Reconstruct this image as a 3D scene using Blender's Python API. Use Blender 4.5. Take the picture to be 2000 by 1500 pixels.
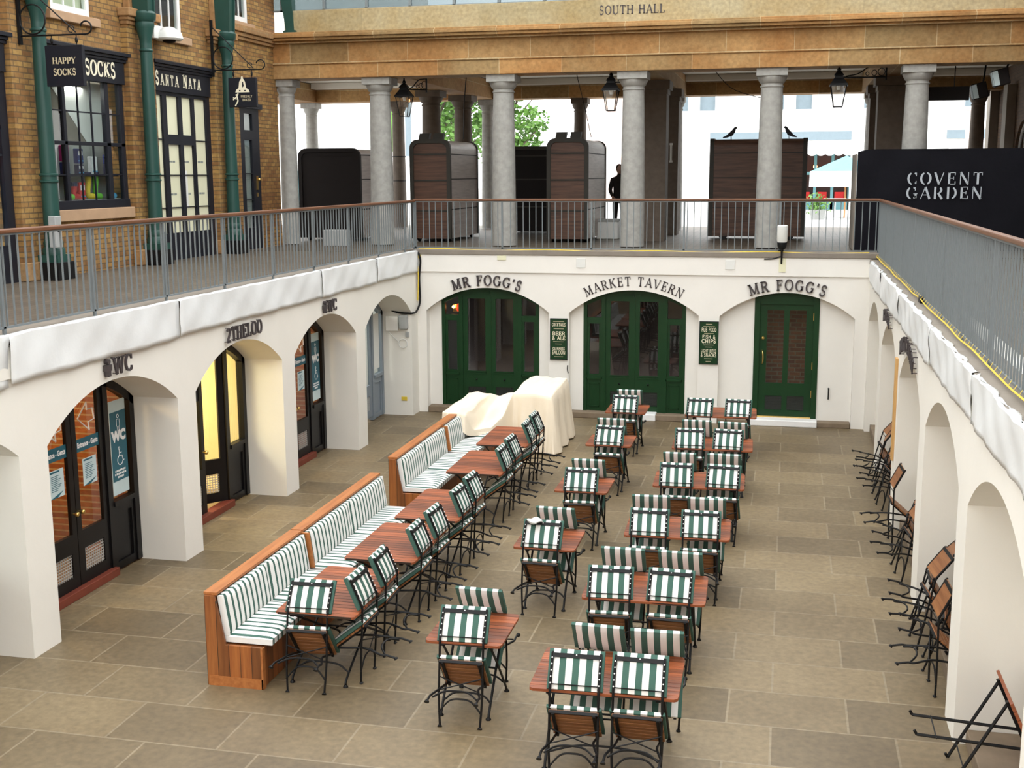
import bpy, math, random
from mathutils import Matrix, Vector
random.seed(7)
PI = math.pi
C = bpy.context.scene.collection
for o in list(bpy.data.objects):
    bpy.data.objects.remove(o)

# ------------------------------------------------------------------ camera
H = 4.8
cam = bpy.data.cameras.new('camera')
cam.sensor_width = 36.0
cam.lens = 2330.7 / 2000 * 36.0
cam.clip_end = 400
camo = bpy.data.objects.new('camera', cam)
C.objects.link(camo)
PITCH, YAW, ROLL = 0.1738, 0.2264, -0.005
_f = Vector((-math.sin(YAW) * math.cos(PITCH), math.cos(YAW) * math.cos(PITCH), -math.sin(PITCH)))
_r = Vector((math.cos(YAW), math.sin(YAW), 0))
_u = _r.cross(_f)
_r2 = _r * math.cos(ROLL) + _u * math.sin(ROLL)
_u2 = -_r * math.sin(ROLL) + _u * math.cos(ROLL)
camo.matrix_world = Matrix(((_r2.x, _u2.x, -_f.x, 0), (_r2.y, _u2.y, -_f.y, 0), (_r2.z, _u2.z, -_f.z, H), (0, 0, 0, 1)))
bpy.context.scene.camera = camo

# ------------------------------------------------------------------ sky and exposure
SKY = 1.0
w = bpy.data.worlds.new('sky')
bpy.context.scene.world = w
w.use_nodes = True
bg = w.node_tree.nodes['Background']
bg.inputs[0].default_value = (0.97, 0.985, 1.0, 1)
bg.inputs[1].default_value = SKY
vs = bpy.context.scene.view_settings
vs.view_transform = 'Standard'
vs.look = 'None'
vs.gamma = 1
vs.use_curve_mapping = False
vs.exposure = 2.2

# ------------------------------------------------------------------ materials
M = {}

def nmat(name):
    m = bpy.data.materials.new(name)
    m.use_nodes = True
    nt = m.node_tree
    return m, nt, nt.nodes['Principled BSDF']

def nd(nt, t, **kw):
    n = nt.nodes.new(t)
    for k, v in kw.items():
        setattr(n, k, v)
    return n

def setin(n, **kw):
    for k, v in kw.items():
        n.inputs[k.replace('_', ' ')].default_value = v

def mix(nt, fac, a, b, mode='MIX'):
    n = nt.nodes.new('ShaderNodeMix')
    n.data_type = 'RGBA'
    n.blend_type = mode
    for s, v in ((0, fac), (6, a), (7, b)):
        if hasattr(v, 'links') or hasattr(v, 'is_linked'):
            nt.links.new(v, n.inputs[s])
        elif s == 0:
            n.inputs[0].default_value = v
        else:
            n.inputs[s].default_value = (*v, 1)
    return n.outputs[2]

def ramp(nt, src, p0, p1, c0=(0, 0, 0), c1=(1, 1, 1)):
    n = nt.nodes.new('ShaderNodeValToRGB')
    n.color_ramp.elements[0].position = p0
    n.color_ramp.elements[1].position = p1
    n.color_ramp.elements[0].color = (*c0, 1)
    n.color_ramp.elements[1].color = (*c1, 1)
    nt.links.new(src, n.inputs[0])
    return n.outputs[0]

def noise(nt, vec, scale, detail=4, rough=0.55):
    n = nt.nodes.new('ShaderNodeTexNoise')
    setin(n, Scale=scale, Detail=detail, Roughness=rough)
    if vec is not None:
        nt.links.new(vec, n.inputs['Vector'])
    return n.outputs['Fac']

def coords(nt, order='XYZ', scale=(1, 1, 1)):
    tc = nt.nodes.new('ShaderNodeTexCoord')
    if order == 'XYZ' and scale == (1, 1, 1):
        return tc.outputs['Object']
    s = nt.nodes.new('ShaderNodeSeparateXYZ')
    nt.links.new(tc.outputs['Object'], s.inputs[0])
    c = nt.nodes.new('ShaderNodeCombineXYZ')
    for i, a in enumerate(order):
        mu = nt.nodes.new('ShaderNodeMath')
        mu.operation = 'MULTIPLY'
        mu.inputs[1].default_value = scale[i]
        nt.links.new(s.outputs[a], mu.inputs[0])
        nt.links.new(mu.outputs[0], c.inputs[i])
    return c.outputs[0]

def bump(nt, b, src, strength=0.2, dist=0.02):
    n = nt.nodes.new('ShaderNodeBump')
    setin(n, Strength=strength, Distance=dist)
    nt.links.new(src, n.inputs['Height'])
    nt.links.new(n.outputs[0], b.inputs['Normal'])

def plain(name, col, rough=0.5, metal=0.0, var=0.12, scale=6.0, bmp=0.0, spec=0.5):
    m, nt, b = nmat(name)
    v = coords(nt)
    nz = noise(nt, v, scale)
    dark = tuple(c * (1 - var) for c in col)
    lite = tuple(min(1, c * (1 + var)) for c in col)
    nt.links.new(mix(nt, nz, dark, lite), b.inputs['Base Color'])
    setin(b, Roughness=rough, Metallic=metal)
    b.inputs['Specular IOR Level'].default_value = spec
    if bmp:
        bump(nt, b, noise(nt, v, scale * 6), bmp, 0.01)
    M[name] = m
    return m

def emit(name, col, strength):
    m, nt, b = nmat(name)
    b.inputs['Base Color'].default_value = (*col, 1)
    b.inputs['Emission Color'].default_value = (*col, 1)
    b.inputs['Emission Strength'].default_value = strength
    M[name] = m

def glass(name, tint=(0.9, 0.93, 0.93), base=0.06, rough=0.0):
    m, nt, b = nmat(name)
    nt.nodes.remove(b)
    out = nt.nodes['Material Output']
    t = nt.nodes.new('ShaderNodeBsdfTransparent')
    t.inputs[0].default_value = (*tint, 1)
    g = nt.nodes.new('ShaderNodeBsdfGlossy')
    g.inputs['Roughness'].default_value = rough
    lw = nt.nodes.new('ShaderNodeFresnel')
    lw.inputs[0].default_value = 1.5
    ad = nt.nodes.new('ShaderNodeMath')
    ad.operation = 'ADD'
    ad.inputs[1].default_value = base
    nt.links.new(lw.outputs[0], ad.inputs[0])
    geo = nt.nodes.new('ShaderNodeNewGeometry')                  # reflect on the outer face only
    inv = nd(nt, 'ShaderNodeMath', operation='SUBTRACT')
    inv.inputs[0].default_value = 1.0
    nt.links.new(geo.outputs['Backfacing'], inv.inputs[1])
    mu = nd(nt, 'ShaderNodeMath', operation='MULTIPLY')
    nt.links.new(ad.outputs[0], mu.inputs[0])
    nt.links.new(inv.outputs[0], mu.inputs[1])
    mx = nt.nodes.new('ShaderNodeMixShader')
    nt.links.new(mu.outputs[0], mx.inputs[0])
    nt.links.new(t.outputs[0], mx.inputs[1])
    nt.links.new(g.outputs[0], mx.inputs[2])
    nt.links.new(mx.outputs[0], out.inputs[0])
    M[name] = m

def wood(name, c0, c1, axis='Y', rough=0.45, planks=0.0, pax='X'):
    """grain stretched along axis; planks>0 gives each board of that width its own tone"""
    m, nt, b = nmat(name)
    sc = {'X': (1.5, 22, 22), 'Y': (22, 1.5, 22), 'Z': (22, 22, 1.5)}[axis]
    v = coords(nt, 'XYZ', sc)
    g = noise(nt, v, 1.0, 5, 0.6)
    col = mix(nt, ramp(nt, g, 0.3, 0.7), c0, c1)
    if planks:
        tc = nt.nodes.new('ShaderNodeTexCoord')
        s = nt.nodes.new('ShaderNodeSeparateXYZ')
        nt.links.new(tc.outputs['Object'], s.inputs[0])
        d = nd(nt, 'ShaderNodeMath', operation='DIVIDE')
        d.inputs[1].default_value = planks
        nt.links.new(s.outputs[pax], d.inputs[0])
        fl = nd(nt, 'ShaderNodeMath', operation='FLOOR')
        nt.links.new(d.outputs[0], fl.inputs[0])
        wn = nd(nt, 'ShaderNodeTexWhiteNoise', noise_dimensions='1D')
        nt.links.new(fl.outputs[0], wn.inputs['W'])
        tone = ramp(nt, wn.outputs['Value'], 0, 1, (0.55, 0.55, 0.55), (1.25, 1.2, 1.15))
        col = mix(nt, 1.0, col, tone, 'MULTIPLY')
        fr = nd(nt, 'ShaderNodeMath', operation='FRACT')
        nt.links.new(d.outputs[0], fr.inputs[0])
        lt = nd(nt, 'ShaderNodeMath', operation='LESS_THAN')
        lt.inputs[1].default_value = 0.05
        nt.links.new(fr.outputs[0], lt.inputs[0])
        col = mix(nt, lt.outputs[0], col, (0.03, 0.015, 0.008))
    nt.links.new(col, b.inputs['Base Color'])
    setin(b, Roughness=rough)
    bump(nt, b, g, 0.08, 0.005)
    M[name] = m

def stripes(name, axis, pitch, duty, white, green, phase=0.0):
    m, nt, b = nmat(name)
    tc = nt.nodes.new('ShaderNodeTexCoord')
    s = nt.nodes.new('ShaderNodeSeparateXYZ')
    nt.links.new(tc.outputs['Object'], s.inputs[0])
    ma = nd(nt, 'ShaderNodeMath', operation='MULTIPLY_ADD')
    ma.inputs[1].default_value = 1.0 / pitch
    ma.inputs[2].default_value = 100.0 + phase
    nt.links.new(s.outputs[axis], ma.inputs[0])
    fr = nd(nt, 'ShaderNodeMath', operation='FRACT')
    nt.links.new(ma.outputs[0], fr.inputs[0])
    lt = nd(nt, 'ShaderNodeMath', operation='LESS_THAN')
    lt.inputs[1].default_value = duty
    nt.links.new(fr.outputs[0], lt.inputs[0])
    nz = noise(nt, tc.outputs['Object'], 90, 2)
    col = mix(nt, lt.outputs[0], white, green)
    col = mix(nt, 0.12, col, mix(nt, nz, (0.3, 0.3, 0.3), (1, 1, 1)), 'MULTIPLY')
    nt.links.new(col, b.inputs['Base Color'])
    setin(b, Roughness=0.85)
    b.inputs['Specular IOR Level'].default_value = 0.2
    bump(nt, b, noise(nt, tc.outputs['Object'], 9, 2), 0.25, 0.02)
    M[name] = m

def bricks(name, order, c1, c2, mortar, bw, rh, ms, stain=None, rough=0.85, bmp=0.4, offset=0.5, var=1.0):
    m, nt, b = nmat(name)
    v = coords(nt, order)
    n = nt.nodes.new('ShaderNodeTexBrick')
    n.offset = offset
    nt.links.new(v, n.inputs['Vector'])
    setin(n, Scale=1.0, Mortar_Size=ms, Mortar_Smooth=0.2, Bias=0.0, Brick_Width=bw, Row_Height=rh)
    n.inputs['Color1'].default_value = (*c1, 1)
    n.inputs['Color2'].default_value = (*c2, 1)
    n.inputs['Mortar'].default_value = (*mortar, 1)
    col = n.outputs['Color']
    if stain:
        big = ramp(nt, noise(nt, v, stain[0], 6, 0.65), 0.35, 0.7)
        col = mix(nt, big, col, mix(nt, 1.0, col, stain[1], 'MULTIPLY'))
    fine = noise(nt, v, 14, 5)
    col = mix(nt, 0.35 * var, col, mix(nt, 1.0, col, ramp(nt, fine, 0.25, 0.75, (0.35, 0.33, 0.3), (1.7, 1.65, 1.6)), 'MULTIPLY'))
    nt.links.new(col, b.inputs['Base Color'])
    setin(b, Roughness=rough)
    inv = nd(nt, 'ShaderNodeMath', operation='SUBTRACT')
    inv.inputs[0].default_value = 1.0
    nt.links.new(n.outputs['Fac'], inv.inputs[1])
    ad = nd(nt, 'ShaderNodeMath', operation='MULTIPLY_ADD')
    nt.links.new(fine, ad.inputs[0])
    ad.inputs[1].default_value = 0.3
    nt.links.new(inv.outputs[0], ad.inputs[2])
    bump(nt, b, ad.outputs[0], bmp, 0.01)
    M[name] = m
    return m

plain('plaster', (0.80, 0.778, 0.712), 0.8, var=0.05, scale=1.5, bmp=0.25)
plain('plaster_white', (0.80, 0.78, 0.73), 0.8, var=0.05, scale=2.0, bmp=0.2)
plain('coping', (0.23, 0.20, 0.165), 0.8, var=0.25, scale=3, bmp=0.2)
plain('iron', (0.005, 0.005, 0.0055), 0.5, 0.0, var=0.1, spec=0.25)
plain('rail_grey', (0.165, 0.19, 0.20), 0.5, 0.0, var=0.08)
plain('green_paint', (0.0055, 0.036, 0.010), 0.4, var=0.15, scale=4, spec=0.3)
plain('teal_iron', (0.016, 0.062, 0.050), 0.4, var=0.25, scale=3, spec=0.4)
plain('navy_paint', (0.010, 0.011, 0.017), 0.45, var=0.15, spec=0.3)
plain('black_paint', (0.005, 0.0045, 0.005), 0.4, var=0.15, spec=0.3)
plain('grey_blue', (0.20, 0.235, 0.27), 0.45, var=0.08)
plain('white_paint', (0.8, 0.8, 0.79), 0.45, var=0.04)
plain('red_step', (0.17, 0.035, 0.018), 0.5, var=0.25)
plain('step_stone', (0.20, 0.15, 0.10), 0.8, var=0.3, bmp=0.2)
plain('granite', (0.34, 0.335, 0.31), 0.75, var=0.35, scale=9, bmp=0.15)
plain('granite_shaded', (0.115, 0.088, 0.066), 0.75, var=0.35, scale=7, bmp=0.15)  # granite copy with the portico's shade put into its colour
plain('brass', (0.75, 0.52, 0.18), 0.28, 1.0)
plain('canvas', (0.80, 0.70, 0.55), 0.9, var=0.05, scale=5, bmp=0.2, spec=0.2)
plain('letter_dark', (0.05, 0.04, 0.042), 0.5)
plain('letter_cream', (0.82, 0.76, 0.58), 0.6)
plain('letter_gold', (0.60, 0.52, 0.34), 0.6)
plain('letter_white', (0.85, 0.86, 0.86), 0.6)
plain('hoard_letter', (0.42, 0.46, 0.50), 0.6)
plain('hoarding', (0.006, 0.006, 0.009), 0.85, var=0.3, scale=2, bmp=0.5, spec=0.15)
plain('poster_teal', (0.012, 0.11, 0.155), 0.5)
plain('poster_pale', (0.55, 0.68, 0.70), 0.5)
plain('cream_blind', (0.74, 0.73, 0.52), 0.25, var=0.05)
plain('white_blind', (0.78, 0.78, 0.76), 0.7, var=0.06)
plain('stone_sill', (0.42, 0.27, 0.16), 0.8, var=0.15, bmp=0.1)
plain('ceiling_white', (0.72, 0.69, 0.62), 0.85, var=0.04)
plain('plastic_sheet', (0.76, 0.78, 0.78), 0.35, var=0.05, scale=5, bmp=0.15)
plain('yellow_cable', (0.75, 0.55, 0.06), 0.5)
plain('plastic_white', (0.72, 0.73, 0.70), 0.4, var=0.03)
plain('plastic_grey', (0.35, 0.36, 0.35), 0.5)
plain('dark_cloth', (0.014, 0.011, 0.010), 0.9)
plain('skin', (0.42, 0.25, 0.18), 0.6)
plain('hair', (0.02, 0.014, 0.01), 0.7)
plain('kiosk_dark', (0.006, 0.0035, 0.003), 0.6, var=0.2, spec=0.2)
plain('kiosk_frame', (0.030, 0.027, 0.021), 0.6, var=0.2, spec=0.3)
plain('outside_white', (0.82, 0.82, 0.80), 0.8, var=0.03)
plain('outside_pink', (0.72, 0.58, 0.52), 0.8, var=0.1)
plain('outside_ground', (0.5, 0.49, 0.46), 0.8, var=0.1)
plain('shop_teal', (0.08, 0.20, 0.215), 0.5)
plain('sign_grey', (0.17, 0.22, 0.25), 0.5)
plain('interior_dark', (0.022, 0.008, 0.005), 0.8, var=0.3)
plain('interior_yellow', (0.82, 0.68, 0.38), 0.8, var=0.05)
plain('leaf', (0.10, 0.22, 0.035), 0.6, var=0.5, scale=1.2)
plain('bark', (0.08, 0.06, 0.045), 0.9)
plain('feather', (0.03, 0.03, 0.04), 0.7)
plain('brolly_teal', (0.13, 0.36, 0.42), 0.7)
plain('brolly_white', (0.8, 0.8, 0.79), 0.7)
plain('orange_pole', (0.6, 0.25, 0.08), 0.6)
plain('grille_mesh', (0.02, 0.024, 0.02), 0.5)
for nm, c in dict(sock_blue=(0.02, 0.03, 0.16), sock_red=(0.55, 0.02, 0.02), sock_yellow=(0.75, 0.55, 0.03), sock_green=(0.15, 0.5, 0.05),
                  sock_sky=(0.08, 0.35, 0.6), sock_pink=(0.6, 0.03, 0.25), sock_navy=(0.02, 0.02, 0.07), sock_white=(0.7, 0.7, 0.72)).items():
    plain(nm, c, 0.8, var=0.3, scale=40)
glass('pane', (0.86, 0.9, 0.89), 0.02)
glass('roof_glass', (0.78, 0.78, 0.77), 0.0, 0.3)
glass('screen_glass', (0.33, 0.37, 0.38), 0.05, 0.2)
glass('lantern_glass', (0.9, 0.9, 0.88), 0.12)
emit('warm_bulb', (1.0, 0.55, 0.2), 3)
emit('red_bulb', (1.0, 0.06, 0.01), 0.22)
emit('orange_bulb', (1.0, 0.3, 0.1), 3)
wood('teak', (0.19, 0.046, 0.014), (0.36, 0.105, 0.036), 'X', 0.5, 0.077, 'Y')
wood('teak_y', (0.19, 0.046, 0.014), (0.35, 0.10, 0.036), 'Y', 0.5)
wood('seat_wood', (0.17, 0.06, 0.018), (0.34, 0.145, 0.05), 'X', 0.5)
wood('bench_wood', (0.20, 0.058, 0.012), (0.36, 0.13, 0.032), 'Z', 0.45, 0.115, 'X')
wood('bench_top', (0.30, 0.095, 0.022), (0.44, 0.165, 0.045), 'Y', 0.45)
wood('bench_side', (0.18, 0.055, 0.014), (0.30, 0.10, 0.028), 'Z', 0.5, 0.115, 'Y')
wood('handrail_wood', (0.10, 0.038, 0.015), (0.20, 0.082, 0.035), 'Y', 0.4)
wood('handrail_wood_x', (0.10, 0.038, 0.015), (0.20, 0.082, 0.035), 'X', 0.4)
wood('kiosk_board', (0.04, 0.016, 0.008), (0.115, 0.052, 0.028), 'X', 0.55)
wood('kiosk_board_y', (0.04, 0.016, 0.008), (0.115, 0.052, 0.028), 'Y', 0.55)
wood('kiosk_side', (0.36, 0.31, 0.28), (0.52, 0.46, 0.42), 'Y', 0.4)
wood('ply', (0.50, 0.28, 0.09), (0.62, 0.38, 0.15), 'Z', 0.6)
STW, STG = (0.80, 0.79, 0.76), (0.058, 0.125, 0.10)
stripes('chair_stripe', 'X', 0.108, 0.5, STW, STG, 0.25)
stripes('bench_stripe', 'Y', 0.098, 0.36, STW, STG, 0.56)
bricks('stock_brick', 'YZX', (0.42, 0.265, 0.085), (0.25, 0.125, 0.042), (0.17, 0.11, 0.05), 0.225, 0.082, 0.010, (0.6, (0.55, 0.42, 0.30)))
bricks('stock_brick_x', 'XZY', (0.42, 0.265, 0.085), (0.25, 0.125, 0.042), (0.17, 0.11, 0.05), 0.225, 0.082, 0.010, (0.6, (0.55, 0.42, 0.30)))
bricks('dark_brick', 'YZX', (0.13, 0.075, 0.04), (0.09, 0.05, 0.03), (0.07, 0.05, 0.035), 0.225, 0.082, 0.009)
bricks('inner_brick', 'YZX', (0.40, 0.13, 0.04), (0.25, 0.07, 0.03), (0.45, 0.30, 0.18), 0.225, 0.082, 0.012)
bricks('inner_brick_x', 'XZY', (0.24, 0.07, 0.025), (0.13, 0.035, 0.015), (0.20, 0.13, 0.08), 0.225, 0.082, 0.012)
bricks('sandstone', 'XZY', (0.45, 0.255, 0.095), (0.30, 0.21, 0.095), (0.52, 0.42, 0.25), 1.35, 0.425, 0.008, (0.9, (0.72, 0.55, 0.38)), bmp=0.15)
bricks('sandstone_y', 'YZX', (0.42, 0.25, 0.11), (0.33, 0.21, 0.10), (0.33, 0.26, 0.15), 1.35, 0.6, 0.006, (0.9, (0.72, 0.55, 0.38)), bmp=0.15)
bricks('parapet_stone', 'XZY', (0.44, 0.38, 0.24), (0.36, 0.32, 0.20), (0.30, 0.26, 0.17), 2.6, 0.95, 0.004, (0.7, (0.85, 0.72, 0.52)), bmp=0.1)
bricks('flagstone', 'XYZ', (0.255, 0.196, 0.112), (0.155, 0.118, 0.068), (0.28, 0.23, 0.15), 1.05, 0.72, 0.011, (0.30, (0.58, 0.54, 0.50)), rough=0.5, bmp=0.15, offset=0.37)
bricks('terrace_paving', 'YXZ', (0.13, 0.105, 0.075), (0.10, 0.08, 0.06), (0.07, 0.055, 0.04), 0.30, 0.15, 0.010, (0.8, (0.7, 0.68, 0.66)), rough=0.5, bmp=0.3)

# ------------------------------------------------------------------ mesh helpers
class MB:
    def __init__(s):
        s.v = []
        s.f = []
        s.x = None
    def add(s, vs_, fs_):
        n = len(s.v)
        if s.x is not None:
            vs_ = [s.x @ Vector(p) for p in vs_]
        s.v += [tuple(p) for p in vs_]
        s.f += [tuple(i + n for i in f) for f in fs_]
    def box(s, x0, x1, y0, y1, z0, z1):
        s.add([(x0, y0, z0), (x1, y0, z0), (x1, y1, z0), (x0, y1, z0), (x0, y0, z1), (x1, y0, z1), (x1, y1, z1), (x0, y1, z1)],
              [(0, 3, 2, 1), (4, 5, 6, 7), (0, 1, 5, 4), (1, 2, 6, 5), (2, 3, 7, 6), (3, 0, 4, 7)])
        return s
    def tube(s, pts, r, n=8, closed=False, r2=None):
        pts = [Vector(p) for p in pts]
        k = len(pts)
        vs_ = []
        prev = None
        for i, p in enumerate(pts):
            if closed:
                t = pts[(i + 1) % k] - pts[i - 1]
            else:
                t = pts[min(i + 1, k - 1)] - pts[max(i - 1, 0)]
            t.normalize()
            if prev is None:
                a = Vector((0, 0, 1)) if abs(t.z) < 0.9 else Vector((1, 0, 0))
                nrm = t.cross(a).normalized()
            else:
                nrm = (prev - t * prev.dot(t)).normalized()
            prev = nrm
            bi = t.cross(nrm)
            rr = r[i] if isinstance(r, (list, tuple)) else r
            rb = rr if r2 is None else r2
            for j in range(n):
                a = 2 * PI * j / n
                vs_.append(p + nrm * math.cos(a) * rr + bi * math.sin(a) * rb)
        fs_ = []
        for i in range(k if closed else k - 1):
            for j in range(n):
                a = i * n + j
                b = i * n + (j + 1) % n
                i2 = (i + 1) % k
                fs_.append((a, b, i2 * n + (j + 1) % n, i2 * n + j))
        if not closed:
            fs_.append(tuple(range(n))[::-1])
            fs_.append(tuple((k - 1) * n + j for j in range(n)))
        s.add(vs_, fs_)
        return s
    def lathe(s, prof, c=(0, 0, 0), n=24, ax='Z'):
        vs_ = []
        for r, h in prof:
            for j in range(n):
                a = 2 * PI * j / n
                p = (r * math.cos(a), r * math.sin(a), h)
                if ax == 'Y':
                    p = (p[0], p[2], p[1])
                elif ax == 'X':
                    p = (p[2], p[0], p[1])
                vs_.append((p[0] + c[0], p[1] + c[1], p[2] + c[2]))
        k = len(prof)
        fs_ = []
        for i in range(k - 1):
            for j in range(n):
                fs_.append((i * n + j, i * n + (j + 1) % n, (i + 1) * n + (j + 1) % n, (i + 1) * n + j))
        fs_.append(tuple(range(n))[::-1])
        fs_.append(tuple((k - 1) * n + j for j in range(n)))
        s.add(vs_, fs_)
        return s
    def prism(s, poly, f, d0, d1):
        """poly of (a,b); f(a,b,d) -> xyz"""
        n = len(poly)
        vs_ = [f(a, b, d0) for a, b in poly] + [f(a, b, d1) for a, b in poly]
        fs_ = [tuple(range(n)), tuple(range(2 * n - 1, n - 1, -1))]
        for i in range(n):
            j = (i + 1) % n
            fs_.append((j, i, n + i, n + j))
        s.add(vs_, fs_)
        return s
    def grid(s, P):
        a = len(P)
        b = len(P[0])
        s.add([p for row in P for p in row], [(i * b + j, (i + 1) * b + j, (i + 1) * b + j + 1, i * b + j + 1) for i in range(a - 1) for j in range(b - 1)])
        return s
    def ball(s, c, r, n=12, m=8):
        rx, ry, rz = r if isinstance(r, (tuple, list)) else (r, r, r)
        vs_ = []
        for i in range(1, m):
            t = PI * i / m
            for j in range(n):
                a = 2 * PI * j / n
                vs_.append((c[0] + rx * math.sin(t) * math.cos(a), c[1] + ry * math.sin(t) * math.sin(a), c[2] - rz * math.cos(t)))
        fs_ = []
        for i in range(m - 2):
            for j in range(n):
                fs_.append((i * n + j, i * n + (j + 1) % n, (i + 1) * n + (j + 1) % n, (i + 1) * n + j))
        vs_ += [(c[0], c[1], c[2] - rz), (c[0], c[1], c[2] + rz)]
        b0 = len(vs_) - 2
        for j in range(n):
            fs_.append((b0, (j + 1) % n, j))
            fs_.append((b0 + 1, (m - 2) * n + j, (m - 2) * n + (j + 1) % n))
        s.add(vs_, fs_)
        return s
    def mesh(s, name, smooth=False, fix=True):
        me = bpy.data.meshes.new(name)
        me.from_pydata(s.v, [], s.f)
        if fix:
            import bmesh
            bm = bmesh.new()
            bm.from_mesh(me)
            bmesh.ops.recalc_face_normals(bm, faces=bm.faces)
            bm.to_mesh(me)
            bm.free()
        if smooth:
            for p in me.polygons:
                p.use_smooth = True
            try:
                me.set_sharp_from_angle(angle=math.radians(38))
            except Exception:
                pass
        me.update()
        return me
    def build(s, name, mat, parent=None, smooth=False, bevel=0, world=False, seg=2, mat2=None, from2=0):
        off = Vector((0, 0, 0))
        if parent is not None and world:
            off = parent.location.copy()
            if parent.parent:
                off = off + parent.parent.location
        elif parent is None:
            xs = [p[0] for p in s.v]; ys = [p[1] for p in s.v]; zs = [p[2] for p in s.v]
            off = Vector(((min(xs) + max(xs)) / 2, (min(ys) + max(ys)) / 2, min(zs)))
        if off.length > 0:
            s.v = [(p[0] - off.x, p[1] - off.y, p[2] - off.z) for p in s.v]
        o = bpy.data.objects.new(name, s.mesh(name, smooth))
        C.objects.link(o)
        o.data.materials.append(M[mat] if isinstance(mat, str) else mat)
        if mat2:
            o.data.materials.append(M[mat2])
            for p in o.data.polygons[from2:]:
                p.material_index = 1
        if parent is not None:
            o.parent = parent
        else:
            o.location = off
        if bevel:
            b = o.modifiers.new('bevel', 'BEVEL')
            b.width = bevel
            b.segments = seg
            b.limit_method = 'ANGLE'
        return o

def tag(o, label=None, cat=None, group=None, kind=None):
    if label: o['label'] = label
    if cat: o['category'] = cat
    if group: o['group'] = group
    if kind: o['kind'] = kind
    return o

def thing(name, label, cat, loc=(0, 0, 0), rz=0.0, group=None):
    o = bpy.data.objects.new(name, None)
    C.objects.link(o)
    o.location = loc
    o.rotation_euler = (0, 0, rz)
    o.empty_display_size = 0.1
    return tag(o, label, cat, group)

def struct(name, mb, mat, label=None, **kw):
    o = mb.build(name, mat, **kw)
    # keep textures in world scale and phase: mesh origin stays at the world origin
    me = o.data
    me.transform(Matrix.Translation(o.location))
    o.location = (0, 0, 0)
    o['kind'] = 'structure'
    if label: o['label'] = label
    return o

def kids(o):
    return [c for c in bpy.data.objects if c.parent == o]

def copy_tree(o, parent=None, cache={}):
    c = o.copy()
    C.objects.link(c)
    c.parent = parent
    ch = cache.get(o.name)
    if ch is None:
        ch = cache[o.name] = kids(o)
    for k in ch:
        copy_tree(k, c)
    return c

def holes_wall(mb, s0, s1, z0, z1, holes, f, d0, d1):
    """wall in (s, z) with rectangular openings; f(s, d, z) -> xyz"""
    ss = sorted({s0, s1, *[h[0] for h in holes], *[h[1] for h in holes]})
    zz = sorted({z0, z1, *[h[2] for h in holes], *[h[3] for h in holes]})
    ss = [a for a in ss if s0 <= a <= s1]
    zz = [a for a in zz if z0 <= a <= z1]
    def solid(a, b):
        return not any(h[0] < a < h[1] and h[2] < b < h[3] for h in holes)
    for i in range(len(ss) - 1):
        j = 0
        while j < len(zz) - 1:
            a = (ss[i] + ss[i + 1]) / 2
            if solid(a, (zz[j] + zz[j + 1]) / 2):
                k = j
                while k + 1 < len(zz) - 1 and solid(a, (zz[k + 1] + zz[k + 2]) / 2):
                    k += 1
                mb.prism([(ss[i], zz[j]), (ss[i + 1], zz[j]), (ss[i + 1], zz[k + 1]), (ss[i], zz[k + 1])], lambda p, q, d: f(p, d, q), d0, d1)
                j = k + 1
            else:
                j += 1

def arc_z(s, s0, s1, zs, za):
    h = (s1 - s0) / 2
    rise = za - zs
    R = (h * h + rise * rise) / (2 * rise)
    t = s - (s0 + s1) / 2
    return za - R + math.sqrt(max(R * R - t * t, 0))

def arch_wall(mb, s0, s1, z0, z1, arches, f, d0, d1, n=28):
    """wall with arched openings (a0, a1, spring, apex)"""
    cur = s0
    q = lambda a, b, d: f(a, d, b)
    for a0, a1, zs, za in sorted(arches):
        if a0 > cur:
            mb.prism([(cur, z0), (a0, z0), (a0, z1), (cur, z1)], q, d0, d1)
        for i in range(n):
            p0 = a0 + (a1 - a0) * i / n
            p1 = a0 + (a1 - a0) * (i + 1) / n
            mb.prism([(p0, arc_z(p0, a0, a1, zs, za)), (p1, arc_z(p1, a0, a1, zs, za)), (p1, z1), (p0, z1)], q, d0, d1)
        cur = a1
    if s1 > cur:
        mb.prism([(cur, z0), (s1, z0), (s1, z1), (cur, z1)], q, d0, d1)

# ------------------------------------------------------------------ lettering
def arcpts(cx, cy, rx, ry, a0, a1, n=14):
    return [(cx + rx * math.cos(math.radians(a0 + (a1 - a0) * i / n)), cy + ry * math.sin(math.radians(a0 + (a1 - a0) * i / n))) for i in range(n + 1)]

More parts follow.
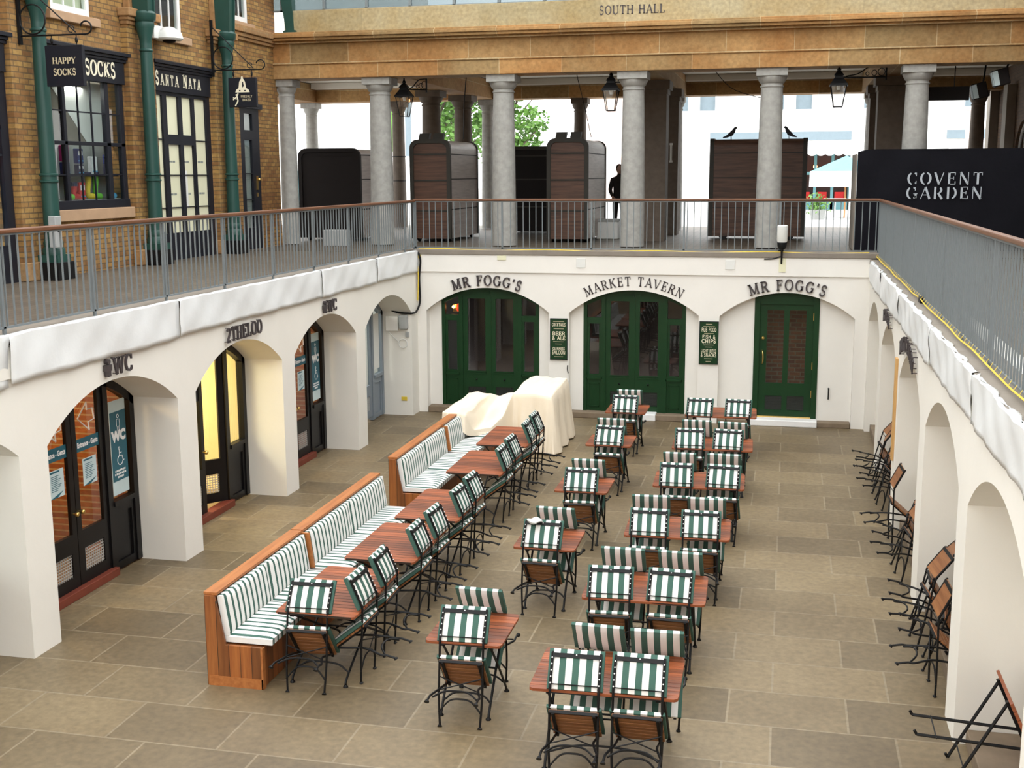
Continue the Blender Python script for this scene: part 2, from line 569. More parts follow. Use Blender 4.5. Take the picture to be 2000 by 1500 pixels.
# strokes: (points, kind, serif-ends) kind k thick, n thin, m modulated; serif flags: b bottom foot, t top foot
def G(ch):
    A = arcpts
    g = {
     'A': (0.84, [([(.06, 0), (.42, 1)], 'n'), ([(.42, 1), (.78, 0)], 'k'), ([(.2, .34), (.66, .34)], 'n')], [(.06, 0), (.78, 0)]),
     'B': (0.74, [([(.16, 0), (.16, 1)], 'k'), ([(.16, .97), (.38, .97)] + A(.38, .75, .24, .22, 90, -90) + [(.16, .53)], 'm'), ([(.16, .53), (.4, .53)] + A(.4, .28, .27, .25, 90, -90) + [(.16, .03)], 'm')], [(.16, 0), (.16, 1)]),
     'C': (0.82, [(A(.44, .5, .36, .48, 48, 312, 24), 'm'), ([(.7, .98), (.7, .7)], 'n'), ([(.7, .3), (.7, .06)], 'n')], []),
     'D': (0.86, [([(.16, 0), (.16, 1)], 'k'), ([(.16, .97), (.36, .97)] + A(.36, .5, .4, .47, 90, -90, 20) + [(.16, .03)], 'm')], [(.16, 0), (.16, 1)]),
     'E': (0.70, [([(.16, 0), (.16, 1)], 'k'), ([(.1, .97), (.62, .97)], 'n'), ([(.16, .52), (.5, .52)], 'n'), ([(.1, .03), (.64, .03)], 'n'), ([(.62, 1), (.62, .76)], 'n'), ([(.64, 0), (.64, .26)], 'n'), ([(.5, .64), (.5, .4)], 'n')], [(.16, 0), (.16, 1)]),
     'F': (0.66, [([(.16, 0), (.16, 1)], 'k'), ([(.1, .97), (.62, .97)], 'n'), ([(.16, .52), (.48, .52)], 'n'), ([(.62, 1), (.62, .74)], 'n'), ([(.48, .64), (.48, .4)], 'n')], [(.16, 0), (.16, 1)]),
     'G': (0.88, [(A(.44, .5, .36, .48, 48, 330, 24), 'm'), ([(.7, .98), (.7, .7)], 'n'), ([(.74, .08), (.74, .42)], 'k'), ([(.56, .44), (.88, .44)], 'n')], []),
     'H': (0.90, [([(.16, 0), (.16, 1)], 'k'), ([(.74, 0), (.74, 1)], 'k'), ([(.16, .51), (.74, .51)], 'n')], [(.16, 0), (.16, 1), (.74, 0), (.74, 1)]),
     'I': (0.36, [([(.18, 0), (.18, 1)], 'k')], [(.18, 0), (.18, 1)]),
     'K': (0.86, [([(.16, 0), (.16, 1)], 'k'), ([(.2, .4), (.7, 1)], 'n'), ([(.34, .56), (.74, 0)], 'k')], [(.16, 0), (.16, 1), (.7, 1), (.74, 0)]),
     'L': (0.68, [([(.16, 0), (.16, 1)], 'k'), ([(.1, .03), (.62, .03)], 'n'), ([(.62, 0), (.62, .3)], 'n')], [(.16, 0), (.16, 1)]),
     'M': (1.06, [([(.12, 0), (.16, 1)], 'n'), ([(.16, 1), (.52, .06)], 'k'), ([(.52, .06), (.88, 1)], 'n'), ([(.9, 0), (.88, 1)], 'k')], [(.12, 0), (.12, 1), (.92, 1), (.9, 0)]),
     'N': (0.90, [([(.14, 0), (.14, 1)], 'n'), ([(.14, 1), (.76, 0)], 'k'), ([(.76, 0), (.76, 1)], 'n')], [(.14, 0), (.1, 1), (.76, 1)]),
     'O': (0.88, [(A(.44, .5, .37, .48, 90, 450, 32), 'm')], []),
     'P': (0.72, [([(.16, 0), (.16, 1)], 'k'), ([(.16, .97), (.4, .97)] + A(.4, .72, .25, .25, 90, -90) + [(.16, .47)], 'm')], [(.16, 0), (.16, 1)]),
     'R': (0.82, [([(.16, 0), (.16, 1)], 'k'), ([(.16, .97), (.4, .97)] + A(.4, .74, .24, .23, 90, -90) + [(.16, .51)], 'm'), ([(.4, .5), (.72, 0)], 'k')], [(.16, 0), (.16, 1), (.74, 0)]),
     'S': (0.66, [(A(.33, .74, .22, .24, 40, 230, 14) + A(.33, .27, .25, .25, 50, -140, 14), 's'), ([(.53, .98), (.53, .74)], 'n'), ([(.1, .02), (.1, .27)], 'n')], []),
     'T': (0.80, [([(.4, 0), (.4, 1)], 'k'), ([(.08, .97), (.72, .97)], 'n'), ([(.08, 1), (.08, .74)], 'n'), ([(.72, 1), (.72, .74)], 'n')], [(.4, 0)]),
     'U': (0.88, [([(.16, 1), (.16, .3)] + A(.43, .3, .27, .28, 180, 270, 8), 'k'), (A(.43, .3, .29, .28, 270, 360, 8) + [(.72, 1)], 'n')], [(.16, 1), (.72, 1)]),
     'V': (0.84, [([(.08, 1), (.43, 0)], 'k'), ([(.43, 0), (.76, 1)], 'n')], [(.08, 1), (.76, 1)]),
     'W': (1.16, [([(.08, 1), (.36, 0)], 'k'), ([(.36, 0), (.58, 1)], 'n'), ([(.58, 1), (.84, 0)], 'k'), ([(.84, 0), (1.06, 1)], 'n')], [(.08, 1), (.58, 1), (1.06, 1)]),
     'Y': (0.82, [([(.08, 1), (.42, .46)], 'k'), ([(.42, .46), (.76, 1)], 'n'), ([(.42, 0), (.42, .5)], 'k')], [(.08, 1), (.76, 1), (.42, 0)]),
     '2': (0.66, [(A(.33, .73, .23, .24, 170, -45, 14) + [(.1, .05)], 'm'), ([(.08, .04), (.58, .04)], 'k')], []),
     "'": (0.24, [([(.14, 1), (.1, .72)], 'k')], []),
     '&': (0.86, [([(.74, 0), (.26, .7)] + A(.38, .8, .16, .17, 190, -30, 10) + [(.2, .36)] + A(.34, .22, .22, .2, 140, 330, 12) + [(.74, .5)], 'm')], []),
     ' ': (0.42, [], []),
    }
    return g[ch]

def ribbon(mb, pts, ws, f, d0, d1, skip=None):
    n = len(pts)
    L, R = [], []
    for i in range(n):
        p0 = pts[max(i - 1, 0)]
        p1 = pts[min(i + 1, n - 1)]
        dx, dy = p1[0] - p0[0], p1[1] - p0[1]
        l = math.hypot(dx, dy) or 1
        nx, ny = -dy / l, dx / l
        L.append((pts[i][0] + nx * ws[i] / 2, pts[i][1] + ny * ws[i] / 2))
        R.append((pts[i][0] - nx * ws[i] / 2, pts[i][1] - ny * ws[i] / 2))
    for i in range(n - 1):
        if skip and skip[i]:
            continue
        mb.prism([R[i], R[i + 1], L[i + 1], L[i]], f, d0, d1)

def glyph(mb, ch, f, d0, d1, style):
    """style: (thick, thin, serif half width, stencil)"""
    T, t, sf, sten = style
    wd, strokes, feet = G(ch)
    for pts, kind in strokes:
        n = len(pts)
        if sten and kind == 'n' and n == 2 and pts[0][0] == pts[1][0] and ch in 'CEGTL':
            ws = [t] * n
        ws = []
        sk = []
        for i in range(n):
            p0 = pts[max(i - 1, 0)]; p1 = pts[min(i + 1, n - 1)]
            l = math.hypot(p1[0] - p0[0], p1[1] - p0[1]) or 1
            vy = abs(p1[1] - p0[1]) / l
            if kind == 'k': w_ = T
            elif kind == 'n': w_ = t
            elif kind == 's': w_ = t + (T - t) * (1 - vy) ** 0.7 if T > t else T
            else: w_ = t + (T - t) * vy ** 1.3
            ws.append(w_)
            sk.append(sten and kind in 'm' and vy < 0.45)
        ribbon(mb, pts, ws, f, d0, d1, sk if sten else None)
    if sf:
        for x, y in feet:
            h = t * 0.9
            y0, y1 = (0, h) if y == 0 else (1 - h, 1)
            mb.prism([(x - sf, y0), (x + sf, y0), (x + sf, y1), (x - sf, y1)], f, d0, d1)
    return wd

SERIF = (0.17, 0.075, 0.15, False)
BOLDS = (0.21, 0.09, 0.16, False)
SANS = (0.17, 0.17, 0, False)
BOLD = (0.18, 0.14, 0, False)
STEN = (0.17, 0.06, 0.0, True)

def text_width(txt, size, gap):
    return sum(G(c)[0] for c in txt) * size + gap * (len(txt) - 1)

def lettering(txt, size, gap, place, style, depth, xs=1.0, small=None):
    """returns list of (char, MB); place(a, b, d) maps text plane to world, a centred on 0"""
    out = []
    tot = sum(G(c)[0] * size * xs * (small if (small and i and txt[i - 1] != ' ') else 1) for i, c in enumerate(txt)) + gap * (len(txt) - 1)
    x = -tot / 2
    for i, c in enumerate(txt):
        k = size * (small if (small and i and txt[i - 1] != ' ') else 1)
        if c != ' ':
            mb = MB()
            cx = x + G(c)[0] * k * xs / 2
            glyph(mb, c, lambda a, b, d: place(x + a * k * xs, b * k, d, cx), 0, depth, style)
            out.append((c, mb))
        x += G(c)[0] * k * xs + gap
    return out

def flat_place(origin, ax, ay, an):
    o, ax, ay, an = Vector(origin), Vector(ax), Vector(ay), Vector(an)
    return lambda a, b, d, c=0: o + ax * a + ay * b + an * d

def arc_place(origin, ax, ay, an, R):
    """baseline on a circle of radius R whose crown is at origin; letters stay rigid"""
    o, ax, ay, an = Vector(origin), Vector(ax), Vector(ay), Vector(an)
    def f(a, b, d, c=0):
        th = c / R
        u = a - c
        return o + ax * (R * math.sin(th) + u * math.cos(th) + b * math.sin(th)) + ay * (R * math.cos(th) - R - u * math.sin(th) + b * math.cos(th)) + an * d
    return f

def font_text(txt, size, place, depth, align='CENTER', bold=0.0):
    """plain sans lettering from the built-in font as a mesh builder"""
    cu = bpy.data.curves.new('lettering', 'FONT')
    cu.body = txt
    cu.size = size
    cu.align_x = align
    cu.resolution_u = 2
    cu.extrude = 0
    cu.offset = bold
    ob = bpy.data.objects.new('lettering', cu)
    C.objects.link(ob)
    bpy.context.view_layer.update()
    dg = bpy.context.evaluated_depsgraph_get()
    me = bpy.data.meshes.new_from_object(ob.evaluated_get(dg))
    mb = MB()
    mb.add([place(v.co.x, v.co.y, depth, 0) for v in me.vertices], [tuple(p.vertices) for p in me.polygons])
    bpy.data.objects.remove(ob)
    bpy.data.curves.remove(cu)
    bpy.data.meshes.remove(me)
    return mb

def merge(lst):
    m = MB()
    for _, b in lst:
        m.add(b.v, b.f)
    return m

ORD = ['nearest', 'second', 'third', 'fourth', 'fifth', 'sixth', 'seventh', 'eighth', 'ninth']
# ================================================================== SETTING
XL, XR, YB = -7.278, 1.519, 23.10
ZS, ZA, ZM, ZT = 2.098, 2.57, 2.885, 3.25       # springing, apex, moulding, terrace
RD = 0.62                                        # depth of the side recesses
LARCH = [(10.033 + 3.158 * i - 2.693, 10.033 + 3.158 * i) for i in range(0, 5)]
RARCH = [(10.103 + 3.2 * i - 2.66, 10.103 + 3.2 * i) for i in range(-1, 5)]
BARCH = [(-7.093, -4.564), (-4.163, -1.62), (-1.229, 1.279)]
XF = -11.2                                       # brick facade on the left terrace
XG = 5.3                                         # building on the right terrace
YE = 25.3                                        # face of the entablature

mb = MB(); mb.box(-13, 7, -8, 27, -0.3, 0)
struct('floor', mb, 'flagstone')

mb = MB(); arch_wall(mb, 0.2, YB + 0.4, 0, ZT - 0.05, [(4.18, 6.87, ZS, ZA)] + [(a, b, ZS, ZA) for a, b in LARCH], lambda s, d, z: (XL - d, s, z), 0, RD)
struct('wall_left', mb, 'plaster')
mb = MB(); arch_wall(mb, 0.2, YB + 0.4, 0, ZT - 0.12, [(a, b, ZS, ZA) for a, b in RARCH], lambda s, d, z: (XR + d, s, z), 0, RD)
mb.box(XR + RD, XR + RD + 0.1, 0.2, YB + 0.4, 0, ZT - 0.12)
struct('wall_right', mb, 'plaster')
mb = MB(); arch_wall(mb, XL, XR, 0, ZT - 0.05, [(a, b, ZS, ZA) for a, b in BARCH], lambda s, d, z: (s, YB + d, z), 0, 0.4)
struct('wall_back', mb, 'plaster_white')
# end of the hall behind the camera
mb = MB(); mb.box(XF - 0.4, 6.0, -8.2, -7.9, 0, 9.0); struct('wall_near', mb, 'sandstone')
mb = MB(); mb.box(-0.75, 0.85, YB + 1.0, YB + 1.1, 0, 2.9); struct('wall_tavern_passage', mb, 'inner_brick_x')
# slightly raised band under the coping
mb = MB(); mb.box(XL, XR, YB - 0.035, YB, ZM, ZT - 0.02)
struct('trim_1', mb, 'plaster_white')
mb = MB(); mb.box(XL, XL + 0.03, 0.2, YB, ZM, ZT - 0.06)
struct('trim_2', mb, 'plaster')
mb = MB(); mb.box(XR - 0.03, XR, 0.2, YB, ZM - 0.05, ZT - 0.14)
struct('trim_3', mb, 'plaster')
# copings
mb = MB(); mb.box(XL - 0.3, XR + 0.3, YB - 0.06, YB + 0.35, ZT - 0.02, ZT + 0.08)
struct('trim_4', mb, 'coping', bevel=0.012)
mb = MB()
y = 0.2
while y < YB - 0.1:
    y1 = min(y + 1.3, YB - 0.07)
    mb.box(XL - 0.36, XL + 0.0, y, y1 - 0.008, ZT - 0.05, ZT + 0.05)
    y = y1
struct('trim_5', mb, 'coping', bevel=0.01)
mb = MB()
y = 0.2
while y < YB - 0.1:
    y1 = min(y + 1.0, YB - 0.07)
    mb.box(XR - 0.03, XR + 0.34, y, y1 - 0.008, ZT - 0.12, ZT - 0.03)
    y = y1
struct('trim_6', mb, 'coping', bevel=0.01)
# terraces
mb = MB(); mb.box(XF - 0.3, XL - 0.02, 0.2, YB + 0.2, ZT - 0.25, ZT)
mb.box(XR + RD, XG + 0.3, 0.2, YB + 0.2, ZT - 0.25, ZT - 0.01)
mb.box(-17, 9, YB + 0.3, 36, ZT - 0.3, ZT)
struct('floor_terrace', mb, 'terrace_paving')
# recess plinths on the right
mb = MB()
for a, b in RARCH:
    mb.box(XR + 0.10, XR + RD, a + 0.005, b - 0.005, 0, 0.14)
struct('trim_7', mb, 'step_stone', bevel=0.01)
# stone steps under the green doors and plinths of the back wall
mb = MB()
mb.box(-7.08, -4.57, YB - 0.02, YB + 0.35, 0, 0.13)
mb.box(-4.15, -1.63, YB - 0.02, YB + 0.35, 0, 0.12)
mb.box(0.66, 1.27, YB - 0.03, YB + 0.3, 0, 0.10)
mb.box(-1.22, -0.60, YB - 0.03, YB + 0.3, 0, 0.10)
struct('trim_8', mb, 'step_stone', bevel=0.015)
mb = MB()
mb.box(-3.05, -2.42, YB - 0.06, YB + 0.3, 0, 0.135)
mb.box(-0.60, 0.66, YB - 0.08, YB + 0.3, 0, 0.125)
struct('trim_9', mb, 'white_paint', bevel=0.015)
# plaster cheeks that narrow the back arches to the door screens
mb = MB()
def cheek(a0, a1, arch):
    n = 10
    for i in range(n):
        p0 = a0 + (a1 - a0) * i / n; p1 = a0 + (a1 - a0) * (i + 1) / n
        mb.prism([(p0, 0), (p1, 0), (p1, min(arc_z(p1, *arch, ZS, ZA) + 0.02, 2.6)), (p0, min(arc_z(p0, *arch, ZS, ZA) + 0.02, 2.6))], lambda p, q, d: (p, YB + d, q), 0.2, 0.45)
cheek(-7.093, -6.83, BARCH[0]); cheek(-4.80, -4.564, BARCH[0])
cheek(-4.163, -3.90, BARCH[1]); cheek(-1.88, -1.62, BARCH[1])
cheek(-1.229, -0.57, BARCH[2]); cheek(0.64, 1.279, BARCH[2])
struct('trim_10', mb, 'plaster_white')

# rooms behind the doors -------------------------------------------------
def room(name, x0, x1, y0, y1, z1, mat, open_side):
    mb = MB(); t = 0.08
    if open_side != '-y': mb.box(x0, x1, y0 - t, y0, 0, z1)
    if open_side != '+y': mb.box(x0, x1, y1, y1 + t, 0, z1)
    if open_side != '-x': mb.box(x0 - t, x0, y0, y1, 0, z1)
    if open_side != '+x': mb.box(x1, x1 + t, y0, y1, 0, z1)
    mb.box(x0 - t, x1 + t, y0 - t, y1 + t, z1, z1 + t)
    return struct(name, mb, mat)
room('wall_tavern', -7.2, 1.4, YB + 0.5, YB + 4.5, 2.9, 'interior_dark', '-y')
for i, mt in ((1, 'inner_brick'), (2, 'interior_yellow'), (3, 'inner_brick'), (4, 'white_blind')):
    a, b = LARCH[i]
    room('wall_washroom_%d' % i, XL - RD - 2.6, XL - RD - 0.08, a - 0.15, b + 0.15, 2.85, mt, '+x')
def lamp(name, loc, power, col, size=0.25):
    l = bpy.data.lights.new(name, 'AREA'); l.energy = power; l.color = col; l.size = size
    o = bpy.data.objects.new(name, l); C.objects.link(o); o.location = loc
lamp('ceiling_lamp', (XL - RD - 1.4, 11.9, 2.8), 16, (1, 0.62, 0.25), 0.5)
lamp('ceiling_lamp', (XL - RD - 1.9, 15.0, 2.8), 42, (1, 0.88, 0.62), 1.0)
lamp('ceiling_lamp', (XL - RD - 1.4, 18.1, 2.8), 14, (1, 0.62, 0.25), 0.5)
lamp('ceiling_lamp', (XL - RD - 1.4, 21.3, 2.8), 12, (1, 0.95, 0.9), 0.5)

lamp('window_lamp', (XF - 0.55, 17.9, 6.25), 26, (1, 0.95, 0.88), 0.6)
# brick facade on the left terrace --------------------------------------
ff = lambda s, d, z: (XF - d, s, z)
HO = [(12.6, 15.75, 3.0, 6.85), (16.75, 19.0, 4.28, 6.85), (20.0, 22.15, 3.0, 6.85), (23.50, 24.42, 3.0, 6.25),
      (13.6, 14.9, 7.38, 9.0), (17.05, 18.15, 7.34, 9.0), (20.12, 21.2, 7.36, 9.0), (23.1, 24.1, 7.93, 9.2)]
mb = MB(); holes_wall(mb, 0.2, 25.45, ZT, 10.5, HO, ff, 0, 0.35)
for a, b in ((15.80, 16.68), (19.05, 19.92), (22.22, 23.0)):           # pilasters behind the iron columns
    mb.box(XF, XF + 0.11, a, b, ZT, 7.35)
struct('wall_shops', mb, 'stock_brick')
mb = MB()
for a, b in ((15.80, 16.68), (19.05, 19.92), (22.22, 23.0)):           # stone heads of the pilasters
    mb.box(XF, XF + 0.15, a - 0.03, b + 0.03, 7.35, 7.42)
    mb.box(XF, XF + 0.24, a - 0.10, b + 0.10, 7.48, 7.62)
    mb.box(XF, XF + 0.19, a - 0.06, b + 0.06, 7.42, 7.48)
    mb.box(XF, XF + 0.13, a + 0.1, b - 0.1, 7.62, 9.5)
    mb.box(XF, XF + 0.16, a - 0.02, b + 0.02, ZT, ZT + 0.28)
struct('trim_11', mb, 'sandstone_y', bevel=0.02)
mb = MB()
mb.box(XF, XF + 0.14, 23.0, YE, 7.72, 7.86); mb.box(XF, XF + 0.09, 23.0, YE, 7.64, 7.72); mb.box(XF, XF + 0.05, 23.0, YE, 7.57, 7.64)
struct('trim_12', mb, 'sandstone_y', bevel=0.015)
mb = MB()                                                               # window sills
for a, b, z in ((13.5, 15.0, 7.38), (16.9, 18.3, 7.34), (20.0, 21.42, 7.36), (23.0, 24.25, 7.93)):
    mb.box(XF - 0.2, XF + 0.09, a, b, z - 0.14, z)
mb.box(XF - 0.2, XF + 0.08, 16.68, 19.05, 4.10, 4.28)
struct('trim_13', mb, 'stone_sill', bevel=0.012)
mb = MB(); mb.box(XF - 3.2, XF - 3.1, 12, 25, ZT, 9.5)
mb.box(XF - 3.1, XF - 0.36, 12, 25, 6.95, 7.05)
struct('wall_shop_interior', mb, 'white_blind')

# portico: entablature, beams, ceiling ------------------------------------
EX0, EX1 = -11.25, 9.0
mb = MB()
mb.box(EX0, EX1, YE, YE + 0.75, 6.90, 7.20)
mb.box(EX0, EX1, YE - 0.03, YE + 0.75, 7.20, 7.245)
mb.box(EX0, EX1, YE + 0.02, YE + 0.75, 7.245, 7.66)
struct('trim_14', mb, 'sandstone', bevel=0.006)
mb = MB()
for z0, z1, p in ((7.64, 7.69, 0.10), (7.69, 7.75, 0.22), (7.75, 7.82, 0.27), (7.82, 7.865, 0.20)):
    mb.box(EX0 + 0.02, EX1, YE - p, YE + 0.7, z0, z1)
struct('trim_15', mb, 'sandstone', bevel=0.01)
mb = MB(); mb.box(EX0 + 0.35, EX1, YE - 0.02, YE + 0.5, 7.865, 8.34)
struct('trim_16', mb, 'parapet_stone', bevel=0.01)
mb = MB()
mb.box(-17, EX1, 33.6, 34.35, 6.90, 7.45)
for x in (-13.9, -8.6, -3.15, 2.1):
    mb.box(x - 0.33, x + 0.33, YE + 0.7, 33.65, 6.90, 7.40)
mb.box(-17, -11.2, 25.5, 26.2, 6.90, 7.45)
struct('trim_17', mb, 'sandstone', bevel=0.01)
mb = MB(); mb.box(-17, EX1, YE + 0.3, 34.3, 7.42, 7.6)
for x in (-11.25, -5.9, -0.55, 4.8):                                     # plaster coffers
    mb.box(x - 2.32, x + 2.32, YE + 0.75, YE + 1.25, 7.12, 7.42)
    mb.box(x - 2.32, x + 2.32, 33.2, 33.6, 7.25, 7.42)
struct('ceiling', mb, 'ceiling_white', bevel=0.02)
# right building, above and beyond the hoarding
mb = MB()
fr = lambda s, d, z: (XG + d, s, z)
arch_wall(mb, 0.2, 36.0, ZT, 10.5, [(26.6, 28.6, 5.15, 6.0), (29.6, 31.6, 5.15, 6.0), (32.4, 33.6, 5.15, 5.75), (20.6, 22.6, 5.15, 6.0), (17.4, 19.4, 5.15, 6.0)], fr, 0, 0.35, 14)
struct('wall_right_shops', mb, 'dark_brick')
mb = MB()
for y in (25.4, 28.9, 32.0, 34.5):
    mb.box(XG - 0.22, XG - 0.005, y - 0.28, y + 0.28, ZT, 6.9)
struct('trim_20', mb, 'coping')
mb = MB(); mb.box(XG + 0.4, XG + 0.5, 16, 36, ZT, 7); struct('wall_right_interior', mb, 'interior_dark')
mb = MB()
for a, b in ((26.6, 28.6), (29.6, 31.6), (32.4, 33.6), (20.6, 22.6), (17.4, 19.4)):
    za = 5.75 if b == 33.6 else 6.0
    P_ = [(XG + 0.1, a + (b - a) * i / 16, arc_z(a + (b - a) * i / 16, a, b, 5.15, za) - 0.03) for i in range(17)]
    mb.tube(P_, 0.035, 6)
    mb.box(XG - 0.02, XG + 0.14, a, b, 5.06, 5.15)
    mb.box(XG + 0.06, XG + 0.14, (a + b) / 2 - 0.03, (a + b) / 2 + 0.03, 3.3, za - 0.05)
struct('window_9', mb, 'white_paint')

# glazed hall roof over the court, high above the frame
mb = MB(); mb.add([(XF - 0.5, -10, 10.6), (-2.88, -10, 14.2), (-2.88, 25.6, 14.2), (XF - 0.5, 25.6, 10.6)], [(0, 1, 2, 3)])
mb.add([(XG + 0.5, -10, 10.6), (-2.88, -10, 14.2), (-2.88, 25.6, 14.2), (XG + 0.5, 25.6, 10.6)], [(0, 1, 2, 3)])
struct('ceiling_glass', mb, 'roof_glass')
mb = MB()
for k in range(0, 13):
    y = -10 + 2.95 * k
    for xe in (XF - 0.5, XG + 0.5):
        mb.tube([(xe, y, 10.5), (-2.88, y, 14.1)], 0.06, 6)
mb.tube([(-2.88, -10, 14.15), (-2.88, 25.6, 14.15)], 0.08, 6)
struct('trim_18', mb, 'white_paint')
# clerestory glass above the parapet
mb = MB(); mb.box(EX0, EX1, YE + 0.16, YE + 0.18, 8.34, 10.6)
struct('window_8', mb, 'screen_glass')
mb = MB()
x = EX0 + 0.25
while x < EX1:
    mb.box(x - 0.03, x + 0.03, YE + 0.11, YE + 0.19, 8.34, 10.6)
    x += 0.98
mb.box(EX0, EX1, YE + 0.11, YE + 0.21, 8.34, 8.37)
struct('trim_19', mb, 'rail_grey')
# ground beyond
mb = MB(); mb.box(-90, 90, 36, 140, ZT - 0.4, ZT - 0.08); mb.box(-90, -17, -10, 36, ZT - 0.4, ZT - 0.1); mb.box(9, 90, -10, 36, ZT - 0.4, ZT - 0.1)
struct('floor_square', mb, 'outside_ground')
# ================================================================== CHAIRS
def bez(pts, n=6):
    """Catmull-Rom through pts"""
    P = [Vector(p) for p in pts]
    P = [P[0] * 2 - P[1]] + P + [P[-1] * 2 - P[-2]]
    out = []
    for i in range(1, len(P) - 2):
        for k in range(n):
            t = k / n
            a, b, c, d = P[i - 1], P[i], P[i + 1], P[i + 2]
            out.append(0.5 * ((2 * b) + (c - a) * t + (2 * a - 5 * b + 4 * c - d) * t * t + (3 * b - a - 3 * c + d) * t ** 3))
    out.append(P[-2])
    return out

def cushion(mb, w_, d_, t_, n=8, puff=0.012):
    """rounded pad in local x (w), y (d), thickness t, centred"""
    def shell(sgn):
        rows = []
        for i in range(n + 1):
            u = -1 + 2 * i / n
            row = []
            for j in range(n + 1):
                v = -1 + 2 * j / n
                e = (1 - abs(u) ** 6) * (1 - abs(v) ** 6)
                x = w_ / 2 * u; y = d_ / 2 * v
                row.append((x, y, sgn * (t_ / 2 * (0.55 + 0.45 * e ** 0.4) + puff * (1 - u * u) * (1 - v * v))))
            rows.append(row)
        return rows
    a, b = shell(1), shell(-1)
    mb.grid(a); mb.grid([r[::-1] for r in b])
    for A, B in ((a[0], b[0]), (a[-1], b[-1]), ([r[0] for r in a], [r[0] for r in b]), ([r[-1] for r in a], [r[-1] for r in b])):
        mb.grid([A, B])

UP = [(0, 0.0), (-0.17, 0.19), (-0.34, 0.378), (-0.47, 0.522), (-0.512, 0.580), (-0.545, 0.700), (-0.586, 0.850)]     # side view (y, z) of the long front leg
RL = [(0.015, 0.425), (-0.12, 0.335), (-0.26, 0.235), (-0.37, 0.11), (-0.415, 0.075), (-0.475, 0.0)]
def back_at(t):                                                  # point on the bent back part, t 0..1
    return -0.512 - 0.074 * t, 0.580 + 0.270 * t
SX = 0.195
def chair_parts(root, pads=True, small=False):
    for s in (-1, 1):
        b = MB()
        pts = bez([(s * (SX - 0.015 if z < 0.1 else SX), y, z + 0.012) for y, z in UP], 5)
        b.tube(pts, 0.0105, 6)
        b.lathe([(0.012, 0.022), (0.022, 0.006), (0.022, 0.0)][::-1], (s * (SX - 0.015), 0, 0), 8)
        b.build('front_leg', 'iron', root, smooth=True)
    for s in (-1, 1):
        b = MB()
        x = s * (SX - 0.028)
        b.tube(bez([(x * (1.0 if z > 0.12 else 1.28), y, z + 0.012) for y, z in RL], 5), 0.0105, 6)
        b.lathe([(0.022, 0.0), (0.022, 0.006), (0.012, 0.022)], (x * 1.28, -0.475, 0), 8)
        b.build('rear_leg', 'iron', root, smooth=True)
    b = MB()
    # wrought stretchers: arched braces between the legs and a crossing pair of thin rods
    b.tube(bez([(-SX * 1.0, -0.395, 0.09), (-0.11, -0.365, 0.16), (0, -0.355, 0.178), (0.11, -0.365, 0.16), (SX * 1.0, -0.395, 0.09)], 6), 0.009, 6)
    b.build('stretcher', 'iron', root, smooth=True)
    b = MB()
    b.tube(bez([(-SX, -0.08, 0.10), (-0.1, -0.15, 0.18), (0, -0.165, 0.195), (0.1, -0.15, 0.18), (SX, -0.08, 0.10)], 6), 0.008, 6)
    b.build('stretcher', 'iron', root, smooth=True)
    b = MB()
    b.tube([(-SX, -0.30, 0.335), (SX - 0.03, -0.28, 0.22)], 0.006, 5)
    b.tube([(SX, -0.30, 0.335), (-SX + 0.03, -0.28, 0.22)], 0.006, 5)
    b.build('cross_rod', 'iron', root, smooth=True)
    b = MB()
    b.tube([(-SX, -0.490, 0.548), (SX, -0.490, 0.548)], 0.005, 5)
    b.tube([(-SX, -0.520, 0.61), (SX, -0.520, 0.61)], 0.005, 5)
    b.x = Matrix.Translation((0, -0.584, 0.838)) @ Matrix.Rotation(math.radians(15), 4, 'X')
    b.box(-SX - 0.01, SX + 0.01, -0.009, 0.009, -0.022, 0.012)
    b.x = None
    for s in (-1, 1):
        b.tube([(s * SX, *back_at(0.0)), (s * SX, *back_at(1.0))], 0.013, 6)
    nf = len(b.f)
    if pads:
        for s in (-1, 1):                                        # white press studs down both sides
            for k in range(5):
                q = back_at(0.12 + k * 0.18)
                b.ball((s * SX, q[0] - 0.013, q[1]), 0.0065, 6, 4)
        b.ball((0, -0.595, 0.836), 0.0065, 6, 4)
    b.build('back_frame', 'iron', root, mat2='letter_white', from2=nf)
    b = MB()
    for k in range(7):                                            # slatted seat
        y = -0.405 + k * 0.062
        b.box(-SX - 0.005, SX + 0.005, y, y + 0.053, 0.428, 0.447)
    seat = b.build('seat', 'seat_wood', root, bevel=0.003)
    b = MB()
    for s in (-1, 1):
        b.box(s * (SX - 0.03) - 0.012, s * (SX - 0.03) + 0.012, -0.405, 0.025, 0.408, 0.428)
    b.box(-SX, SX, -0.41, -0.398, 0.415, 0.44)
    b.build('seat_frame', 'iron', seat)
    if pads:
        b = MB()
        b.x = Matrix.Translation((0, -0.195, 0.470))
        cushion(b, 0.44, 0.44, 0.05)
        b.build('seat_cushion', 'chair_stripe', root, smooth=True)
        b = MB()
        # leans with the back, in front of the iron frame, top edge folded above it
        b.x = Matrix.Translation((0, -0.519, 0.742)) @ Matrix.Rotation(math.radians(15 + 90), 4, 'X')
        cushion(b, 0.45, 0.325, 0.055)
        b.build('back_cushion', 'chair_stripe', root, smooth=True)
    else:
        b = MB()
        for k in range(5):                                       # bare wooden back slats
            b.x = Matrix.Translation((0, *back_at(0.1 + k * 0.2))) @ Matrix.Rotation(math.radians(15), 4, 'X')
            b.box(-SX, SX, -0.006, 0.010, -0.03, 0.03)
        b.build('backrest', 'seat_wood', root, bevel=0.003)

